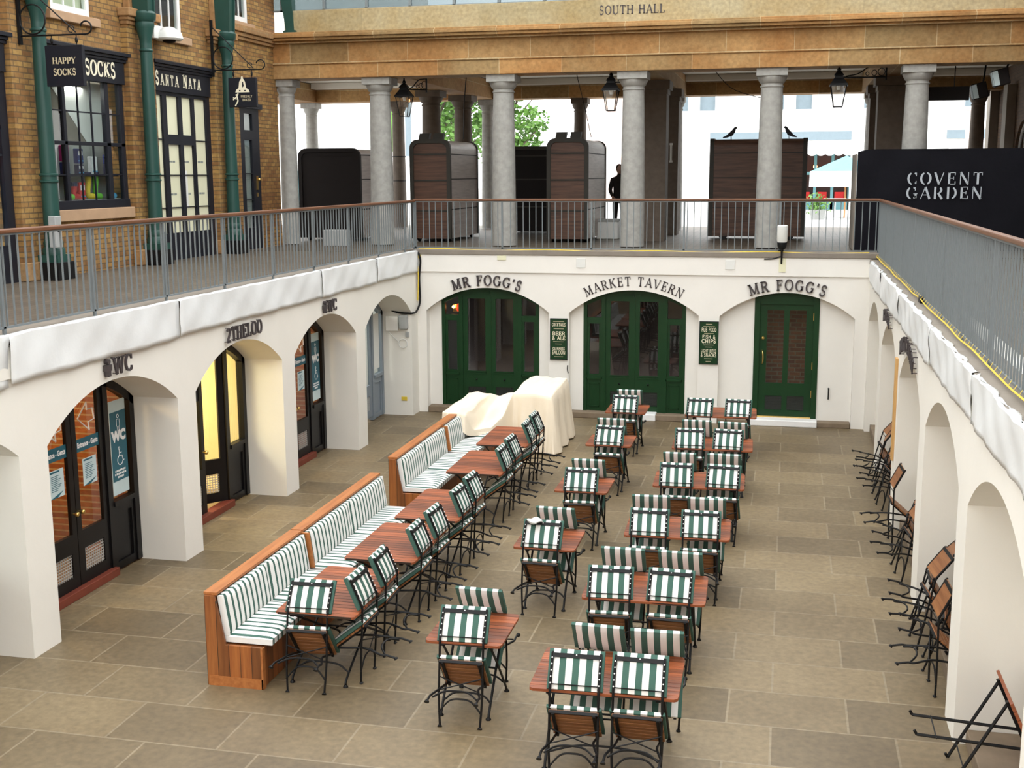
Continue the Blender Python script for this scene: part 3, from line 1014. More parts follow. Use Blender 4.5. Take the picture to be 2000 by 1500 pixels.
chair_first = thing('folding_chair', 'chair', 'chair')
chair_parts(chair_first)
used = {'pad': False, 'bare': False}
TIP = math.radians(50)
TIPF = math.radians(47)
TIPB, EDGEB = math.radians(38), -0.015
EDGE = 0.125                                                    # front feet to the table edge
def place_chair(x, y, face, label, group, tip=TIP, z=0.0, proto=None, key='pad', jit=True):
    """face: heading of the seat front, radians, 0 = +y.  The chair is tipped about its front feet."""
    proto = proto or chair_first
    o = proto if not used[key] else copy_tree(proto)
    used[key] = True
    o.location = (x, y, z)
    j = random.uniform(-0.06, 0.06) if jit else 0
    o.rotation_mode = 'XYZ'
    o.rotation_euler = (-tip + (random.uniform(-0.02, 0.02) if jit else 0), 0, face + j)
    tag(o, label, 'chair', group)
    return o

# ================================================================== TABLES
def table_parts(root, w_, d_, slat_axis='X', h=0.74):
    """slatted folding table, centre at root; slats run along slat_axis"""
    b = MB()
    L, S = (w_, d_) if slat_axis == 'X' else (d_, w_)
    n = max(6, round(S / 0.077))
    p = S / n
    for k in range(n):
        s0 = -S / 2 + k * p
        c = 0.03 if k in (0, n - 1) else 0.0                      # clipped corners
        if slat_axis == 'X':
            if c:
                e = s0 if k == 0 else s0 + p - 0.006
                i_ = s0 + p - 0.006 if k == 0 else s0
                b.prism([(-L / 2, i_), (-L / 2 + 0.008, e + (0.018 if k == 0 else -0.018)), (-L / 2 + 0.035, e), (L / 2 - 0.035, e), (L / 2 - 0.008, e + (0.018 if k == 0 else -0.018)), (L / 2, i_)], lambda a, q, d: (a, q, d), h - 0.026, h)
            else:
                b.box(-L / 2, L / 2, s0, s0 + p - 0.006, h - 0.026, h)
        else:
            if c:
                e = s0 if k == 0 else s0 + p - 0.006
                i_ = s0 + p - 0.006 if k == 0 else s0
                b.prism([(-L / 2, i_), (-L / 2 + 0.008, e + (0.018 if k == 0 else -0.018)), (-L / 2 + 0.035, e), (L / 2 - 0.035, e), (L / 2 - 0.008, e + (0.018 if k == 0 else -0.018)), (L / 2, i_)], lambda a, q, d: (q, a, d), h - 0.026, h)
            else:
                b.box(s0, s0 + p - 0.006, -L / 2, L / 2, h - 0.026, h)
    b.build('table_top', 'teak' if slat_axis == 'X' else 'teak_y', root, bevel=0.003)
    for s in (-1, 1):
        b = MB()
        if slat_axis == 'X':
            b.box(s * (L / 2 - 0.16) - 0.02, s * (L / 2 - 0.16) + 0.02, -S / 2 + 0.03, S / 2 - 0.03, h - 0.052, h - 0.027)
        else:
            b.box(-S / 2 + 0.03, S / 2 - 0.03, s * (L / 2 - 0.16) - 0.02, s * (L / 2 - 0.16) + 0.02, h - 0.052, h - 0.027)
        b.build('batten', 'iron', root)
    for s in (-1, 1):                                             # crossed iron legs
        for t in (-1, 1):
            b = MB()
            q = 0.012 * t
            e = d_ / 2 - 0.09
            P_ = [(s * (w_ / 2 - 0.13) + q, -t * e, h - 0.05), (s * (w_ / 2 - 0.13) + q, 0, h / 2), (s * (w_ / 2 - 0.13) + q, t * (e - 0.06), 0.09), (s * (w_ / 2 - 0.13) + q, t * e, 0.012)]
            b.tube(bez(P_, 4), 0.012, 6)
            b.lathe([(0.026, 0.0), (0.026, 0.008), (0.013, 0.024)], (s * (w_ / 2 - 0.13) + q, t * e, 0), 8)
            b.build('leg', 'iron', root, smooth=True)
    b = MB()
    b.tube([(-w_ / 2 + 0.13, -0.02, h / 2), (w_ / 2 - 0.13, -0.02, h / 2)], 0.009, 6)
    for t in (-1, 1):
        e = d_ / 2 - 0.16
        b.tube(bez([(-w_ / 2 + 0.13, t * e, 0.12), (-w_ / 6, t * (e - 0.02), 0.19), (w_ / 6, t * (e - 0.02), 0.19), (w_ / 2 - 0.13, t * e, 0.12)], 5), 0.009, 6)
    b.build('stretcher', 'iron', root, smooth=True)

def tables(list_, w_, d_, axis, labf, group):
    first = None
    outs = []
    for i, (x, y, rz) in enumerate(list_):
        if first is None:
            t = thing('folding_table', labf(i), 'table', (x, y, 0), rz, group)
            table_parts(t, w_, d_, axis)
            first = t
        else:
            t = copy_tree(first)
            t.location = (x, y, 0); t.rotation_euler = (0, 0, rz)
            tag(t, labf(i), 'table', group)
        outs.append(t)
    return outs

# bench row
BT = [(-4.215, 10.66, 0.0), (-4.155, 12.31, 0.0), (-4.115, 13.89, 0.0), (-4.125, 16.16, 0.0), (-4.15, 17.92, 0.0)]
BL = 1.38
tables(BT, 0.80, BL, 'X', lambda i: ['teak slatted table by the striped bench, nearest of its row, a chair at its end', 'teak slatted table by the bench, second from the front',
       'teak slatted table by the bench at the end of the front bench run', 'teak slatted table by the bench, fourth from the front', 'teak slatted table by the bench, right in front of the dust sheet'][i], 'tables along the bench')
nm = ['nearest', 'second', 'third', 'fourth', 'farthest']
for i, (x, y, rz) in enumerate(BT):
    for k, dy in enumerate((-0.33, 0.33)):
        place_chair(x + 0.40 + EDGEB, y + dy + 0.02, PI / 2, 'striped chair at the long side of the %s bench table, the %s of two' % (nm[i], ['nearer', 'farther'][k]), 'chairs along the bench tables', tip=TIPB)
place_chair(-4.275, 10.66 - BL / 2 - EDGE, 0.0, 'striped folding chair tipped against the near end of the nearest bench table', 'chairs along the bench tables')

# middle row, one chair on each side
MT = [(-2.67, 9.99, 0.0), (-2.51, 12.78, 0.01), (-2.515, 15.22, 0.0), (-2.56, 17.95, 0.0), (-2.64, 20.52, 0.0)]
tables(MT, 0.70, 0.80, 'X', lambda i: ['small teak table with two tipped chairs, nearest of the middle row', 'small teak table, second in the middle row, a white rag on its near chair',
       'small teak table third in the middle row', 'small teak table fourth in the middle row', 'small teak table at the far end of the middle row, by the middle green doors'][i], 'small tables of the middle row')
MN = (0.0, -0.03, 0.0, 0.0, -0.01)
MF = (0.0, 0.02, 0.0, -0.04, 0.0)
for i, (x, y, rz) in enumerate(MT):
    place_chair(x + MN[i], y - 0.40 - EDGE, 0.0, 'striped chair on the near side of the %s small table in the middle row' % nm[i], 'chairs of the middle row')
    place_chair(x + MF[i], y + 0.40 + EDGE, PI, 'striped chair on the far side of the %s small table in the middle row' % nm[i], 'chairs of the middle row', tip=TIPF)

# right row, two chairs on each side
RT = [(-1.32, 9.26, 0.02), (-1.26, 11.40, 0.03), (-1.13, 13.52, 0.03), (-1.05, 15.78, 0.03), (-1.01, 18.03, 0.03), (-1.02, 20.52, 0.03)]
nr = ['nearest', 'second', 'third', 'fourth', 'fifth', 'farthest']
tables(RT, 1.20, 0.86, 'X', lambda i: 'wide teak table with four tipped chairs, %s of the right-hand row' % nr[i], 'wide tables of the right-hand row')
RN = ((-0.21, 0.29), (-0.30, 0.26), (-0.295, 0.285), (-0.27, 0.32), (-0.315, 0.23), (-0.355, 0.29))
RF = ((-0.135, 0.355), (-0.275, 0.32), (-0.365, 0.30), (-0.295, 0.30), (-0.265, 0.29))
for i, (x, y, rz) in enumerate(RT):
    for k in (0, 1):
        place_chair(x + RN[i][k], y - 0.43 - EDGE + (0.02 if k else -0.01), 0.0, 'striped chair, near side of the %s wide table of the right row, %s one' % (nr[i], ['left', 'right'][k]), 'chairs of the right-hand row')
        if i < 5:
            place_chair(x + RF[i][k], y + 0.43 + EDGE, PI, 'striped chair, far side of the %s wide table of the right row, %s one' % (nr[i], ['left', 'right'][k]), 'chairs of the right-hand row', tip=TIPF)

# ================================================================== BENCHES
def bench(x, y0, y1, n, label, near_end):
    t = thing('banquette_bench', label, 'bench', (x, y0, 0), 0, 'striped bench units')
    Ln = y1 - y0
    b = MB()                                                       # base box: boards run vertically, seat overhang in front
    b.box(0.10, 0.56, 0.0, Ln, 0.0, 0.405)
    b.build('base', 'bench_side', t, bevel=0.004)
    b = MB()
    b.prism([(0.0, 0.0), (0.13, 0.0), (0.13, 0.42), (0.085, 0.90), (0.0, 0.90)], lambda a, q, d: (a, d, q), 0.0, Ln)
    b.build('back_board', 'bench_side', t, bevel=0.004)
    b = MB(); b.box(-0.012, 0.125, -0.01, Ln + 0.0, 0.895, 0.925)
    b.build('top_rail', 'bench_top', t, bevel=0.004)
    b = MB()
    b.prism([(0.0, 0.0), (0.575, 0.0), (0.575, 0.415), (0.20, 0.415), (0.105, 0.895), (0.0, 0.895)], lambda a, q, d: (a, d, q), -0.03, 0.0)
    b.build('end_panel', 'bench_wood', t, bevel=0.003)
    if not near_end:
        MB().prism([(0.10, 0.50), (0.262, 0.50), (0.205, 0.895), (0.10, 0.895)], lambda a, q, d: (a, d, q), -0.03, 0.0).build('divider', 'bench_top', t, bevel=0.003)
    b = MB(); b.box(0.02, 0.575, -0.036, -0.030, 0.0, 0.10)
    b.box(0.558, 0.578, -0.036, 0.02, 0.0, 0.41)
    b.build('kick_board', 'bench_top', t)
    L1 = (Ln - 0.03) / n
    for k in range(n):
        b = MB()
        b.x = Matrix.Translation((0.385, 0.0, 0.0))
        P_ = Matrix.Translation((0.375, 0.02 + L1 * (k + 0.5), 0.455))
        b.x = P_
        cushion(b, 0.56, L1 - 0.004, 0.10, 12, 0.008)
        b.build('seat_cushion', 'bench_stripe', t, smooth=True)
        b = MB()
        b.x = Matrix.Translation((0.165, 0.02 + L1 * (k + 0.5), 0.685)) @ Matrix.Rotation(math.radians(90 - 8), 4, 'Y')
        cushion(b, 0.40, L1 - 0.004, 0.10, 12, 0.008)
        b.build('back_cushion', 'bench_stripe', t, smooth=True)
    return t
bench(-5.27, 9.87, 11.90, 2, 'striped wooden bench unit at the near end of the front run, boarded end facing', True)
bench(-5.27, 11.94, 14.55, 2, 'striped wooden bench unit at the far end of the front run, before the gap', False)
bench(-5.33, 15.45, 17.68, 2, 'striped wooden bench unit just beyond the gap, nearer of the back run', True)
bench(-5.33, 17.72, 19.9, 2, 'striped wooden bench unit whose far part is under the cream dust sheet', False)
# ================================================================== GREEN TAVERN DOORS (back wall)
def panel_frame(mb, x0, x1, z0, z1, y, t, holes):
    holes_wall(mb, x0, x1, z0, z1, holes, lambda s, d, z: (s, y + d, z), 0, t)

def arch_top_frame(mb, x0, x1, arch, f, d0, d1, inner=0.10, zlo=None):
    """solid head piece filling from zlo up to the arch soffit"""
    n = 20
    for i in range(n):
        p0 = x0 + (x1 - x0) * i / n; p1 = x0 + (x1 - x0) * (i + 1) / n
        zz0 = arc_z(p0, *arch, ZS, ZA); zz1 = arc_z(p1, *arch, ZS, ZA)
        l0 = zz0 - inner if zlo is None else zlo
        l1 = zz1 - inner if zlo is None else zlo
        mb.prism([(p0, l0), (p1, l1), (p1, zz1 + 0.02), (p0, zz0 + 0.02)], lambda a, q, d: f(a, d, q), d0, d1)

def louvre(mb, x0, x1, z0, z1, y):
    n = 9
    for k in range(n):
        z = z0 + (z1 - z0) * (k + 0.5) / n
        mb.box(x0, x1, y - 0.004, y + 0.008, z - 0.008, z + 0.008)
    m = max(4, int((x1 - x0) / 0.035))
    for k in range(m):
        x = x0 + (x1 - x0) * (k + 0.5) / m
        mb.box(x - 0.004, x + 0.004, y - 0.008, y + 0.004, z0, z1)

def green_screen(n, x0, x1, arch, label, zb=0.13, mesh_side=True):
    y = YB + 0.22
    t = bpy.data.objects.new('door_%d' % n, None); C.objects.link(t)
    t.location = ((x0 + x1) / 2, y, zb); t['kind'] = 'structure'; t['label'] = label
    W = x1 - x0
    m1, m2 = x0 + 0.40, x1 - 0.40                                   # sidelight / leaf mullions
    xm = (x0 + x1) / 2
    b = MB()
    for a, c in ((x0, x0 + 0.07), (m1 - 0.04, m1 + 0.04), (m2 - 0.04, m2 + 0.04), (x1 - 0.07, x1)):
        k = 6
        for i in range(k):
            p0 = a + (c - a) * i / k; p1 = a + (c - a) * (i + 1) / k
            b.prism([(p0, zb), (p1, zb), (p1, arc_z(p1, *arch, ZS, ZA)), (p0, arc_z(p0, *arch, ZS, ZA))], lambda p, q, d: (p, y + d, q), -0.03, 0.08)
    arch_top_frame(b, x0, x1, arch, lambda a, d, q: (a, y + d, q), -0.025, 0.08, 0.085)
    b.build('frame', 'green_paint', t, world=True)
    MB().box(xm - 0.02, xm + 0.02, y - 0.012, y, zb, 2.42).build('cover_strip', 'green_paint', t, world=True)
    for s, (a, c) in enumerate(((x0 + 0.07, m1 - 0.04), (m2 + 0.04, x1 - 0.07))):
        b = MB()
        top = 2.45
        panel_frame(b, a, c, zb, 2.0, y, 0.05, [(a + 0.05, c - 0.05, 0.86, 1.88)])
        b.box(a, c, y - 0.02, y + 0.06, 1.88, 2.0)
        b.box(a + 0.04, c - 0.04, y - 0.012, y, zb + 0.08, zb + 0.10); b.box(a + 0.04, c - 0.04, y - 0.012, y, 0.66, 0.68)
        b.box(a + 0.04, a + 0.06, y - 0.012, y, zb + 0.08, 0.68); b.box(c - 0.06, c - 0.04, y - 0.012, y, zb + 0.08, 0.68)
        b.box(a - 0.02, c + 0.02, y - 0.03, y, 0.76, 0.80)
        p = b.build('sidelight', 'green_paint', t, world=True)
        g = MB(); g.box(a + 0.05, c - 0.05, y + 0.02, y + 0.026, 0.86, 1.88)
        k = 5
        for i in range(k):
            p0 = a + (c - a) * i / k; p1 = a + (c - a) * (i + 1) / k
            g.prism([(p0, 2.0), (p1, 2.0), (p1, arc_z(p1, *arch, ZS, ZA) - 0.04), (p0, arc_z(p0, *arch, ZS, ZA) - 0.04)], lambda q, r, d: (q, y + d, r), 0.02, 0.026)
        g.v = [(v[0] - t.location.x, v[1] - t.location.y, v[2] - t.location.z) for v in g.v]
        g.build('pane', 'pane', p)
    for s, (a, c) in enumerate(((m1 + 0.04, xm - 0.006), (xm + 0.006, m2 - 0.04))):
        b = MB()
        zt = 2.40
        panel_frame(b, a, c, zb, zt, y, 0.05, [(a + 0.10, c - 0.10, 0.84, zt - 0.07), (a + 0.10, c - 0.10, 0.24, 0.52)])
        k = 6
        for i in range(k):
            p0 = a + (c - a) * i / k; p1 = a + (c - a) * (i + 1) / k
            b.prism([(p0, zt), (p1, zt), (p1, arc_z(p1, *arch, ZS, ZA) - 0.02), (p0, arc_z(p0, *arch, ZS, ZA) - 0.02)], lambda q, r, d: (q, y + d, r), 0.0, 0.05)
        for z in (0.80, 0.84):
            b.box(a + 0.08, c - 0.08, y - 0.012, y, z - 0.012, z + 0.012)
        p = b.build('door_leaf', 'green_paint', t, world=True)
        off = t.location
        g = MB(); g.box(a + 0.10, c - 0.10, y + 0.02, y + 0.026, 0.84, zt - 0.07)
        g.v = [tuple(Vector(v) - off) for v in g.v]
        g.build('pane', 'pane', p)
        g = MB(); louvre(g, a + 0.10, c - 0.10, 0.24, 0.52, y + 0.02); g.box(a + 0.1, c - 0.1, y + 0.035, y + 0.04, 0.24, 0.52)
        g.v = [tuple(Vector(v) - off) for v in g.v]
        g.build('vent_grille', 'grille_mesh', p)
        g = MB(); g.ball(((a + c) / 2, y - 0.02, 0.68), 0.02, 8, 6)
        g.v = [tuple(Vector(v) - off) for v in g.v]
        g.build('keyhole', 'iron', p)
    return t
green_screen(1, -6.83, -4.80, BARCH[0], 'wide green glazed double doors behind the dust sheet', 0.13)
green_screen(2, -3.90, -1.88, BARCH[1], 'wide green glazed double doors in the middle arch', 0.12)

# single door in the right-hand arch
def single_door():
    y = YB + 0.22; x0, x1, zb = -0.57, 0.64, 0.125
    t = bpy.data.objects.new('door_3', None); C.objects.link(t)
    t.location = (0.03, y, zb); t['kind'] = 'structure'; t['label'] = 'single green door with two tall panes and a brass pull in the right-hand arch'
    b = MB()
    for a, c in ((x0, x0 + 0.10), (x1 - 0.10, x1)):
        for i in range(3):
            p0 = a + (c - a) * i / 3; p1 = a + (c - a) * (i + 1) / 3
            b.prism([(p0, zb), (p1, zb), (p1, arc_z(p1, *BARCH[2], ZS, ZA) + 0.01), (p0, arc_z(p0, *BARCH[2], ZS, ZA) + 0.01)], lambda p, q, d: (p, y + d, q), -0.05, 0.08)
    arch_top_frame(b, x0, x1, BARCH[2], lambda a, d, q: (a, y + d, q), -0.04, 0.08, 0.1, zlo=2.33)
    b.build('frame', 'green_paint', t, world=True)
    a, c = x0 + 0.10, x1 - 0.10
    xm = (a + c) / 2
    b = MB()
    panel_frame(b, a, c, zb, 2.33, y, 0.05, [(a + 0.14, xm - 0.05, 0.80, 2.22), (xm + 0.05, c - 0.14, 0.80, 2.22), (a + 0.14, xm - 0.05, 0.27, 0.55), (xm + 0.05, c - 0.14, 0.27, 0.55)])
    p = b.build('door_leaf', 'green_paint', t, world=True)
    def sub(mb, name, mat, **k):
        mb.v = [tuple(Vector(v) - t.location) for v in mb.v]
        return mb.build(name, mat, p, **k)
    for q0, q1 in ((a + 0.14, xm - 0.05), (xm + 0.05, c - 0.14)):
        sub(MB().box(q0, q1, y + 0.02, y + 0.026, 0.80, 2.22), 'pane', 'pane')
        g = MB(); louvre(g, q0, q1, 0.27, 0.55, y + 0.02); g.box(q0, q1, y + 0.035, y + 0.04, 0.27, 0.55)
        sub(g, 'vent_grille', 'grille_mesh')
    g = MB(); g.lathe([(0.03, -0.012), (0.03, 0), (0.012, 0.01)][::-1], (a + 0.07, y - 0.005, 1.67), 10, 'Y'); g.ball((a + 0.07, y - 0.035, 1.67), 0.027, 10, 8)
    sub(g, 'door_knob', 'brass', smooth=True)
    g = MB(); g.tube(bez([(a + 0.06, y - 0.005, 1.43), (a + 0.075, y - 0.05, 1.40), (a + 0.08, y - 0.06, 1.30), (a + 0.075, y - 0.05, 1.20), (a + 0.06, y - 0.005, 1.17)], 5), 0.013, 8)
    sub(g, 'pull_handle', 'brass', smooth=True)
    g = MB()
    for z in (0.6, 1.15, 2.1): g.box(c - 0.012, c + 0.012, y - 0.012, y, z - 0.07, z + 0.07)
    sub(g, 'hinge', 'brass')
    sub(MB().box(a, c, y - 0.03, y + 0.02, zb, zb + 0.025), 'threshold_strip', 'brass')
single_door()
# light and furniture inside the tavern, seen dimly through the panes
t = thing('wall_lamp', 'small red glowing lamp seen through the upper left pane of the left green doors', 'lamp', (-6.62, YB + 0.75, 1.98))
MB().ball((0, 0, 0.1), (0.06, 0.06, 0.09)).build('lamp_shade', 'red_bulb', t, smooth=True)
MB().ball((-0.10, -0.06, 0.12), 0.032).build('bulb', 'warm_bulb', t, smooth=True)
MB().box(-0.14, 0.10, 0.04, 0.08, 0, 0.16).build('back_plate', 'brass', t)

# ================================================================== WASHROOM DOORS (left wall)
def left_screen(n, i, label, mat='black_paint', leaf_open=False, step=True, glass_mat='pane'):
    a0, a1 = LARCH[i + 1]
    X = XL - RD + 0.02
    arch = (a0, a1)
    t = bpy.data.objects.new('door_%d' % n, None); C.objects.link(t)
    t.location = (X, (a0 + a1) / 2, 0); t['kind'] = 'structure'; t['label'] = label
    f = lambda s, d, z: (X - d, s, z)
    off = t.location
    y0, y1 = a0 + 0.02, a1 - 0.02
    mu = [y0 + 0.08, y0 + 0.62, (y0 + y1) / 2, y1 - 0.62, y1 - 0.08]
    b = MB()
    for c in (y0 + 0.04, y0 + 0.62, y1 - 0.62, y1 - 0.04):
        h = 0.05
        b.prism([(c - h, 0.02), (c + h, 0.02), (c + h, arc_z(min(c + h, a1 - .001), *arch, ZS, ZA)), (c - h, arc_z(max(c - h, a0 + .001), *arch, ZS, ZA))], lambda p, q, d: f(p, d, q), 0, 0.1)
    arch_top_frame(b, y0, y1, arch, f, 0, 0.1, 0.11)
    fr_ = b.build('frame', mat, t, world=True)
    def side(s0, s1):
        b = MB()
        holes_wall(b, s0, s1, 0.02, 0.86, [(s0 + 0.06, s1 - 0.06, 0.12, 0.72)], f, 0.02, 0.07)
        b.prism([(s0 + 0.06, 0.12), (s1 - 0.06, 0.12), (s1 - 0.06, 0.72), (s0 + 0.06, 0.72)], lambda p, q, d: f(p, d, q), 0.045, 0.065)
        b.prism([(s0, 0.84), (s1, 0.84), (s1, 0.90), (s0, 0.90)], lambda p, q, d: f(p, d, q), -0.02, 0.08)
        p = b.build('sidelight', mat, t, world=True)
        g = MB()
        k = 8
        for j in range(k):
            p0 = s0 + (s1 - s0) * j / k; p1 = s0 + (s1 - s0) * (j + 1) / k
            g.prism([(p0, 0.9), (p1, 0.9), (p1, arc_z(p1, *arch, ZS, ZA) - 0.1), (p0, arc_z(p0, *arch, ZS, ZA) - 0.1)], lambda q, r, d: f(q, d, r), 0.045, 0.05)
        g.v = [tuple(Vector(v) - off) for v in g.v]
        g.build('pane', glass_mat, p)
        return p
    side(y0 + 0.09, y0 + 0.57)
    side(y1 - 0.57, y1 - 0.09)
    ym = (y0 + y1) / 2
    for k, (s0, s1) in enumerate(((y0 + 0.67, ym - 0.006), (ym + 0.006, y1 - 0.67))):
        b = MB()
        zt = 2.42
        holes_wall(b, s0, s1, 0.10, zt, [(s0 + 0.09, s1 - 0.09, 0.74, zt - 0.08), (s0 + 0.12, s1 - 0.12, 0.24, 0.52)], f, 0.02, 0.065)
        p = b.build('door_leaf', mat, t, world=True)
        g = MB(); g.prism([(s0 + 0.09, 0.74), (s1 - 0.09, 0.74), (s1 - 0.09, zt - 0.08), (s0 + 0.09, zt - 0.08)], lambda q, r, d: f(q, d, r), 0.04, 0.045)
        g.v = [tuple(Vector(v) - off) for v in g.v]; g.build('pane', glass_mat, p)
        g = MB()
        for r_ in range(8):
            z = 0.24 + 0.28 * (r_ + 0.5) / 8
            g.prism([(s0 + 0.12, z - 0.005), (s1 - 0.12, z - 0.005), (s1 - 0.12, z + 0.005), (s0 + 0.12, z + 0.005)], lambda q, r, d: f(q, d, r), 0.035, 0.045)
        for r_ in range(10):
            s = s0 + 0.12 + (s1 - s0 - 0.24) * (r_ + 0.5) / 10
            g.prism([(s - 0.004, 0.24), (s + 0.004, 0.24), (s + 0.004, 0.52), (s - 0.004, 0.52)], lambda q, r, d: f(q, d, r), 0.03, 0.04)
        g.v = [tuple(Vector(v) - off) for v in g.v]; g.build('vent_grille', 'plastic_grey', p)
        if mat == 'black_paint':
            g = MB(); yk = s1 - 0.05 if k == 0 else s0 + 0.05
            g.ball((X + 0.03, yk, 0.98), 0.03, 10, 8); g.tube([(X - 0.02, yk, 0.98), (X + 0.03, yk, 0.98)], 0.012, 8)
            g.v = [tuple(Vector(v) - off) for v in g.v]; g.build('door_knob', 'brass', p, smooth=True)
        if leaf_open and k == 1:                                    # swings inward, hinged on the far side
            M_ = Matrix.Translation((-0.045, s1 - off.y, 0)) @ Matrix.Rotation(math.radians(-38), 4, 'Z') @ Matrix.Translation((0.045, -(s1 - off.y), 0))
            p.matrix_local = M_
    if step:
        b = MB(); b.box(X - 0.1, X + 0.06, y0 + 0.62, y1 - 0.62, 0.0, 0.10)
        b.build('threshold', 'red_step', t, world=True, bevel=0.008)
    return t, X
d1, XD = left_screen(4, 0, 'black glazed doors with round brass knobs and a white outline arrow, nearest of the left arches')
d2, _ = left_screen(5, 1, 'black glazed doors standing ajar on a bright yellow room, in the second left arch', leaf_open=True)
d3, _ = left_screen(6, 2, 'black glazed doors with a teal notice, third left arch')
d4, _ = left_screen(7, 3, 'pale grey blue door in the farthest left arch', 'grey_blue', step=False)
d0, _ = left_screen(8, -1, 'black doors deep in the arch at the left edge')

# notices stuck on the glass
XN = XD - 0.036
def notice(name, s0, s1, z0, z1, mat, parent, label=None):
    b = MB(); b.box(XN, XN + 0.004, s0, s1, z0, z1)
    o = b.build(name, mat, parent, world=True)
    if label: o['label'] = label
    return o
def on_glass(ym, zb, size, txt, mat, parent, px=0.006, bold=False):
    pl = lambda a, b, d, c=0: (XN + px + d, ym + a, zb + b)
    mb = font_text(txt, size, pl, 0.0)
    return mb.build('lettering', mat, parent, world=True)
def wc_poster(dobj, a1, bottom=0.98, dz=0.0):
    s0, s1 = a1 - 0.53, a1 - 0.17
    ym = (s0 + s1) / 2
    p = notice('notice', s0, s1, 0.95, 2.12, 'poster_pale', dobj)
    off = Vector(dobj.location)
    def sub(mb, nm_, mat): 
        mb.v = [tuple(Vector(v) - off) for v in mb.v]
        return mb.build(nm_, mat, p)
    sub(MB().box(XN + 0.003, XN + 0.007, s0 + 0.01, s1 - 0.005, 1.12, 1.98), 'panel', 'poster_teal')
    pl = lambda z: (lambda a, b, d, c=0: (XN + 0.010 + d, ym + a, z + b))
    sub(font_text('WC', 0.17, pl(1.62), 0, bold=0.012), 'lettering', 'letter_white')
    for k, l in enumerate(('Closed for the', 'moment, use the next', 'entrance')):
        pass
    # line symbols: a standing figure and a wheelchair user
    g = MB()
    g.tube([(XN + 0.009, ym + 0.022 * math.cos(a_), 1.92 + 0.022 * math.sin(a_)) for a_ in [i * PI / 6 for i in range(12)]], 0.004, 4, True)
    g.tube([(XN + 0.009, ym + q, z) for q, z in ((-0.03, 1.88), (0.03, 1.88), (0.035, 1.80), (0.018, 1.79), (0.016, 1.72), (-0.016, 1.72), (-0.018, 1.79), (-0.035, 1.80))], 0.004, 4, True)
    g.tube([(XN + 0.009, ym - 0.01 + 0.016 * math.cos(a_), 1.52 + 0.016 * math.sin(a_)) for a_ in [i * PI / 5 for i in range(10)]], 0.004, 4, True)
    g.tube([(XN + 0.009, ym + q, z) for q, z in ((-0.01, 1.50), (-0.008, 1.42), (0.05, 1.42), (0.07, 1.35), (0.09, 1.36))], 0.005, 4)
    g.tube([(XN + 0.009, ym + q, z) for q, z in ((-0.01, 1.46), (0.04, 1.46))], 0.005, 4)
    g.tube([(XN + 0.009, ym + 0.005 + 0.06 * math.cos(a_), 1.37 + 0.06 * math.sin(a_)) for a_ in [PI * 0.6 + i * PI * 1.3 / 12 for i in range(13)]], 0.005, 4)
    sub(g, 'symbol', 'letter_white')
    g = MB()
    for z, h in ((1.245, 0.12), (1.205, 0.13), (1.165, 0.07)):
        n_ = 7
        for q in range(n_):
            w_ = 2 * h / n_
            g.box(XN + 0.0075, XN + 0.009, ym - h + q * w_, ym - h + (q + 0.72) * w_, z - 0.012, z + 0.012)
    sub(g, 'small_print', 'letter_white')
wc_poster(d1, LARCH[1][1]); wc_poster(d3, LARCH[3][1])
def band(dobj, arch, with_sheet=True):
    a0, a1 = arch; y0, y1 = a0 + 0.02, a1 - 0.02; ym = (y0 + y1) / 2
    for k, (s0, s1) in enumerate(((y0 + 0.76, ym - 0.096), (ym + 0.096, y1 - 0.76))):
        p = notice('notice', s0, s1, 1.66, 1.81, 'poster_teal', dobj)
        mb = font_text('Entrance - Gents', 0.085, bold=0.004, depth=0, place=lambda a, b, d, c=0: (XN + 0.008 + d, (s0 + s1) / 2 + a * 0.72, 1.71 + b))
        mb.v = [tuple(Vector(v) - dobj.location) for v in mb.v]
        mb.build('lettering', 'letter_white', p)
        if with_sheet:
            c = (s0 + s1) / 2 + 0.02
            p = notice('notice', c - 0.14, c + 0.14, 1.24, 1.56, 'poster_pale', dobj)
            g = MB()
            for q in range(9):
                g.box(XN + 0.0045, XN + 0.006, c - 0.10, c + 0.02 + 0.08 * ((q * 37) % 7) / 7, 1.32 + q * 0.021, 1.327 + q * 0.021)
            g.box(XN + 0.0045, XN + 0.006, c - 0.12, c + 0.06, 1.53, 1.55)
            g.prism([(c - 0.14, 1.24), (c + 0.0, 1.24), (c + 0.12, 1.30), (c - 0.02, 1.27)], lambda a, b_, d: (XN + d, a, b_), 0.0045, 0.006)
            g.v = [tuple(Vector(v) - dobj.location) for v in g.v]
            g.build('small_print', 'poster_teal', p)
        # white outline arrow pointing left
        zc, yc = 2.05, (s0 + s1) / 2
        A_ = [(-0.17, 0), (0.02, 0.16), (0.02, 0.075), (0.14, 0.075), (0.16, -0.06), (0.04, -0.075), (0.05, -0.17)]
        g = MB(); g.tube([(XN + 0.008, yc + q, zc + z) for q, z in A_], 0.010, 4, True)
        g.build('arrow', 'letter_white', dobj, world=True)
band(d1, LARCH[1]); band(d3, LARCH[3])
a0, a1 = LARCH[2]
ym = (a0 + a1) / 2
notice('notice', ym - 0.50, ym - 0.10, 1.72, 1.88, 'navy_paint', d2)
b = MB(); b.tube([(XN + 0.006, ym - 0.33 + 0.05 * math.cos(q), 1.80 + 0.05 * math.sin(q)) for q in [i * PI / 8 for i in range(16)]], 0.006, 4, True)
b.build('symbol', 'red_step', d2, world=True)
a0, a1 = LARCH[4]
p = notice('notice', a1 - 0.50, a1 - 0.18, 1.0, 2.1, 'plastic_white', d4)
p = notice('notice', a0 + 0.82, a0 + 1.2, 1.0, 2.2, 'plastic_white', d4)

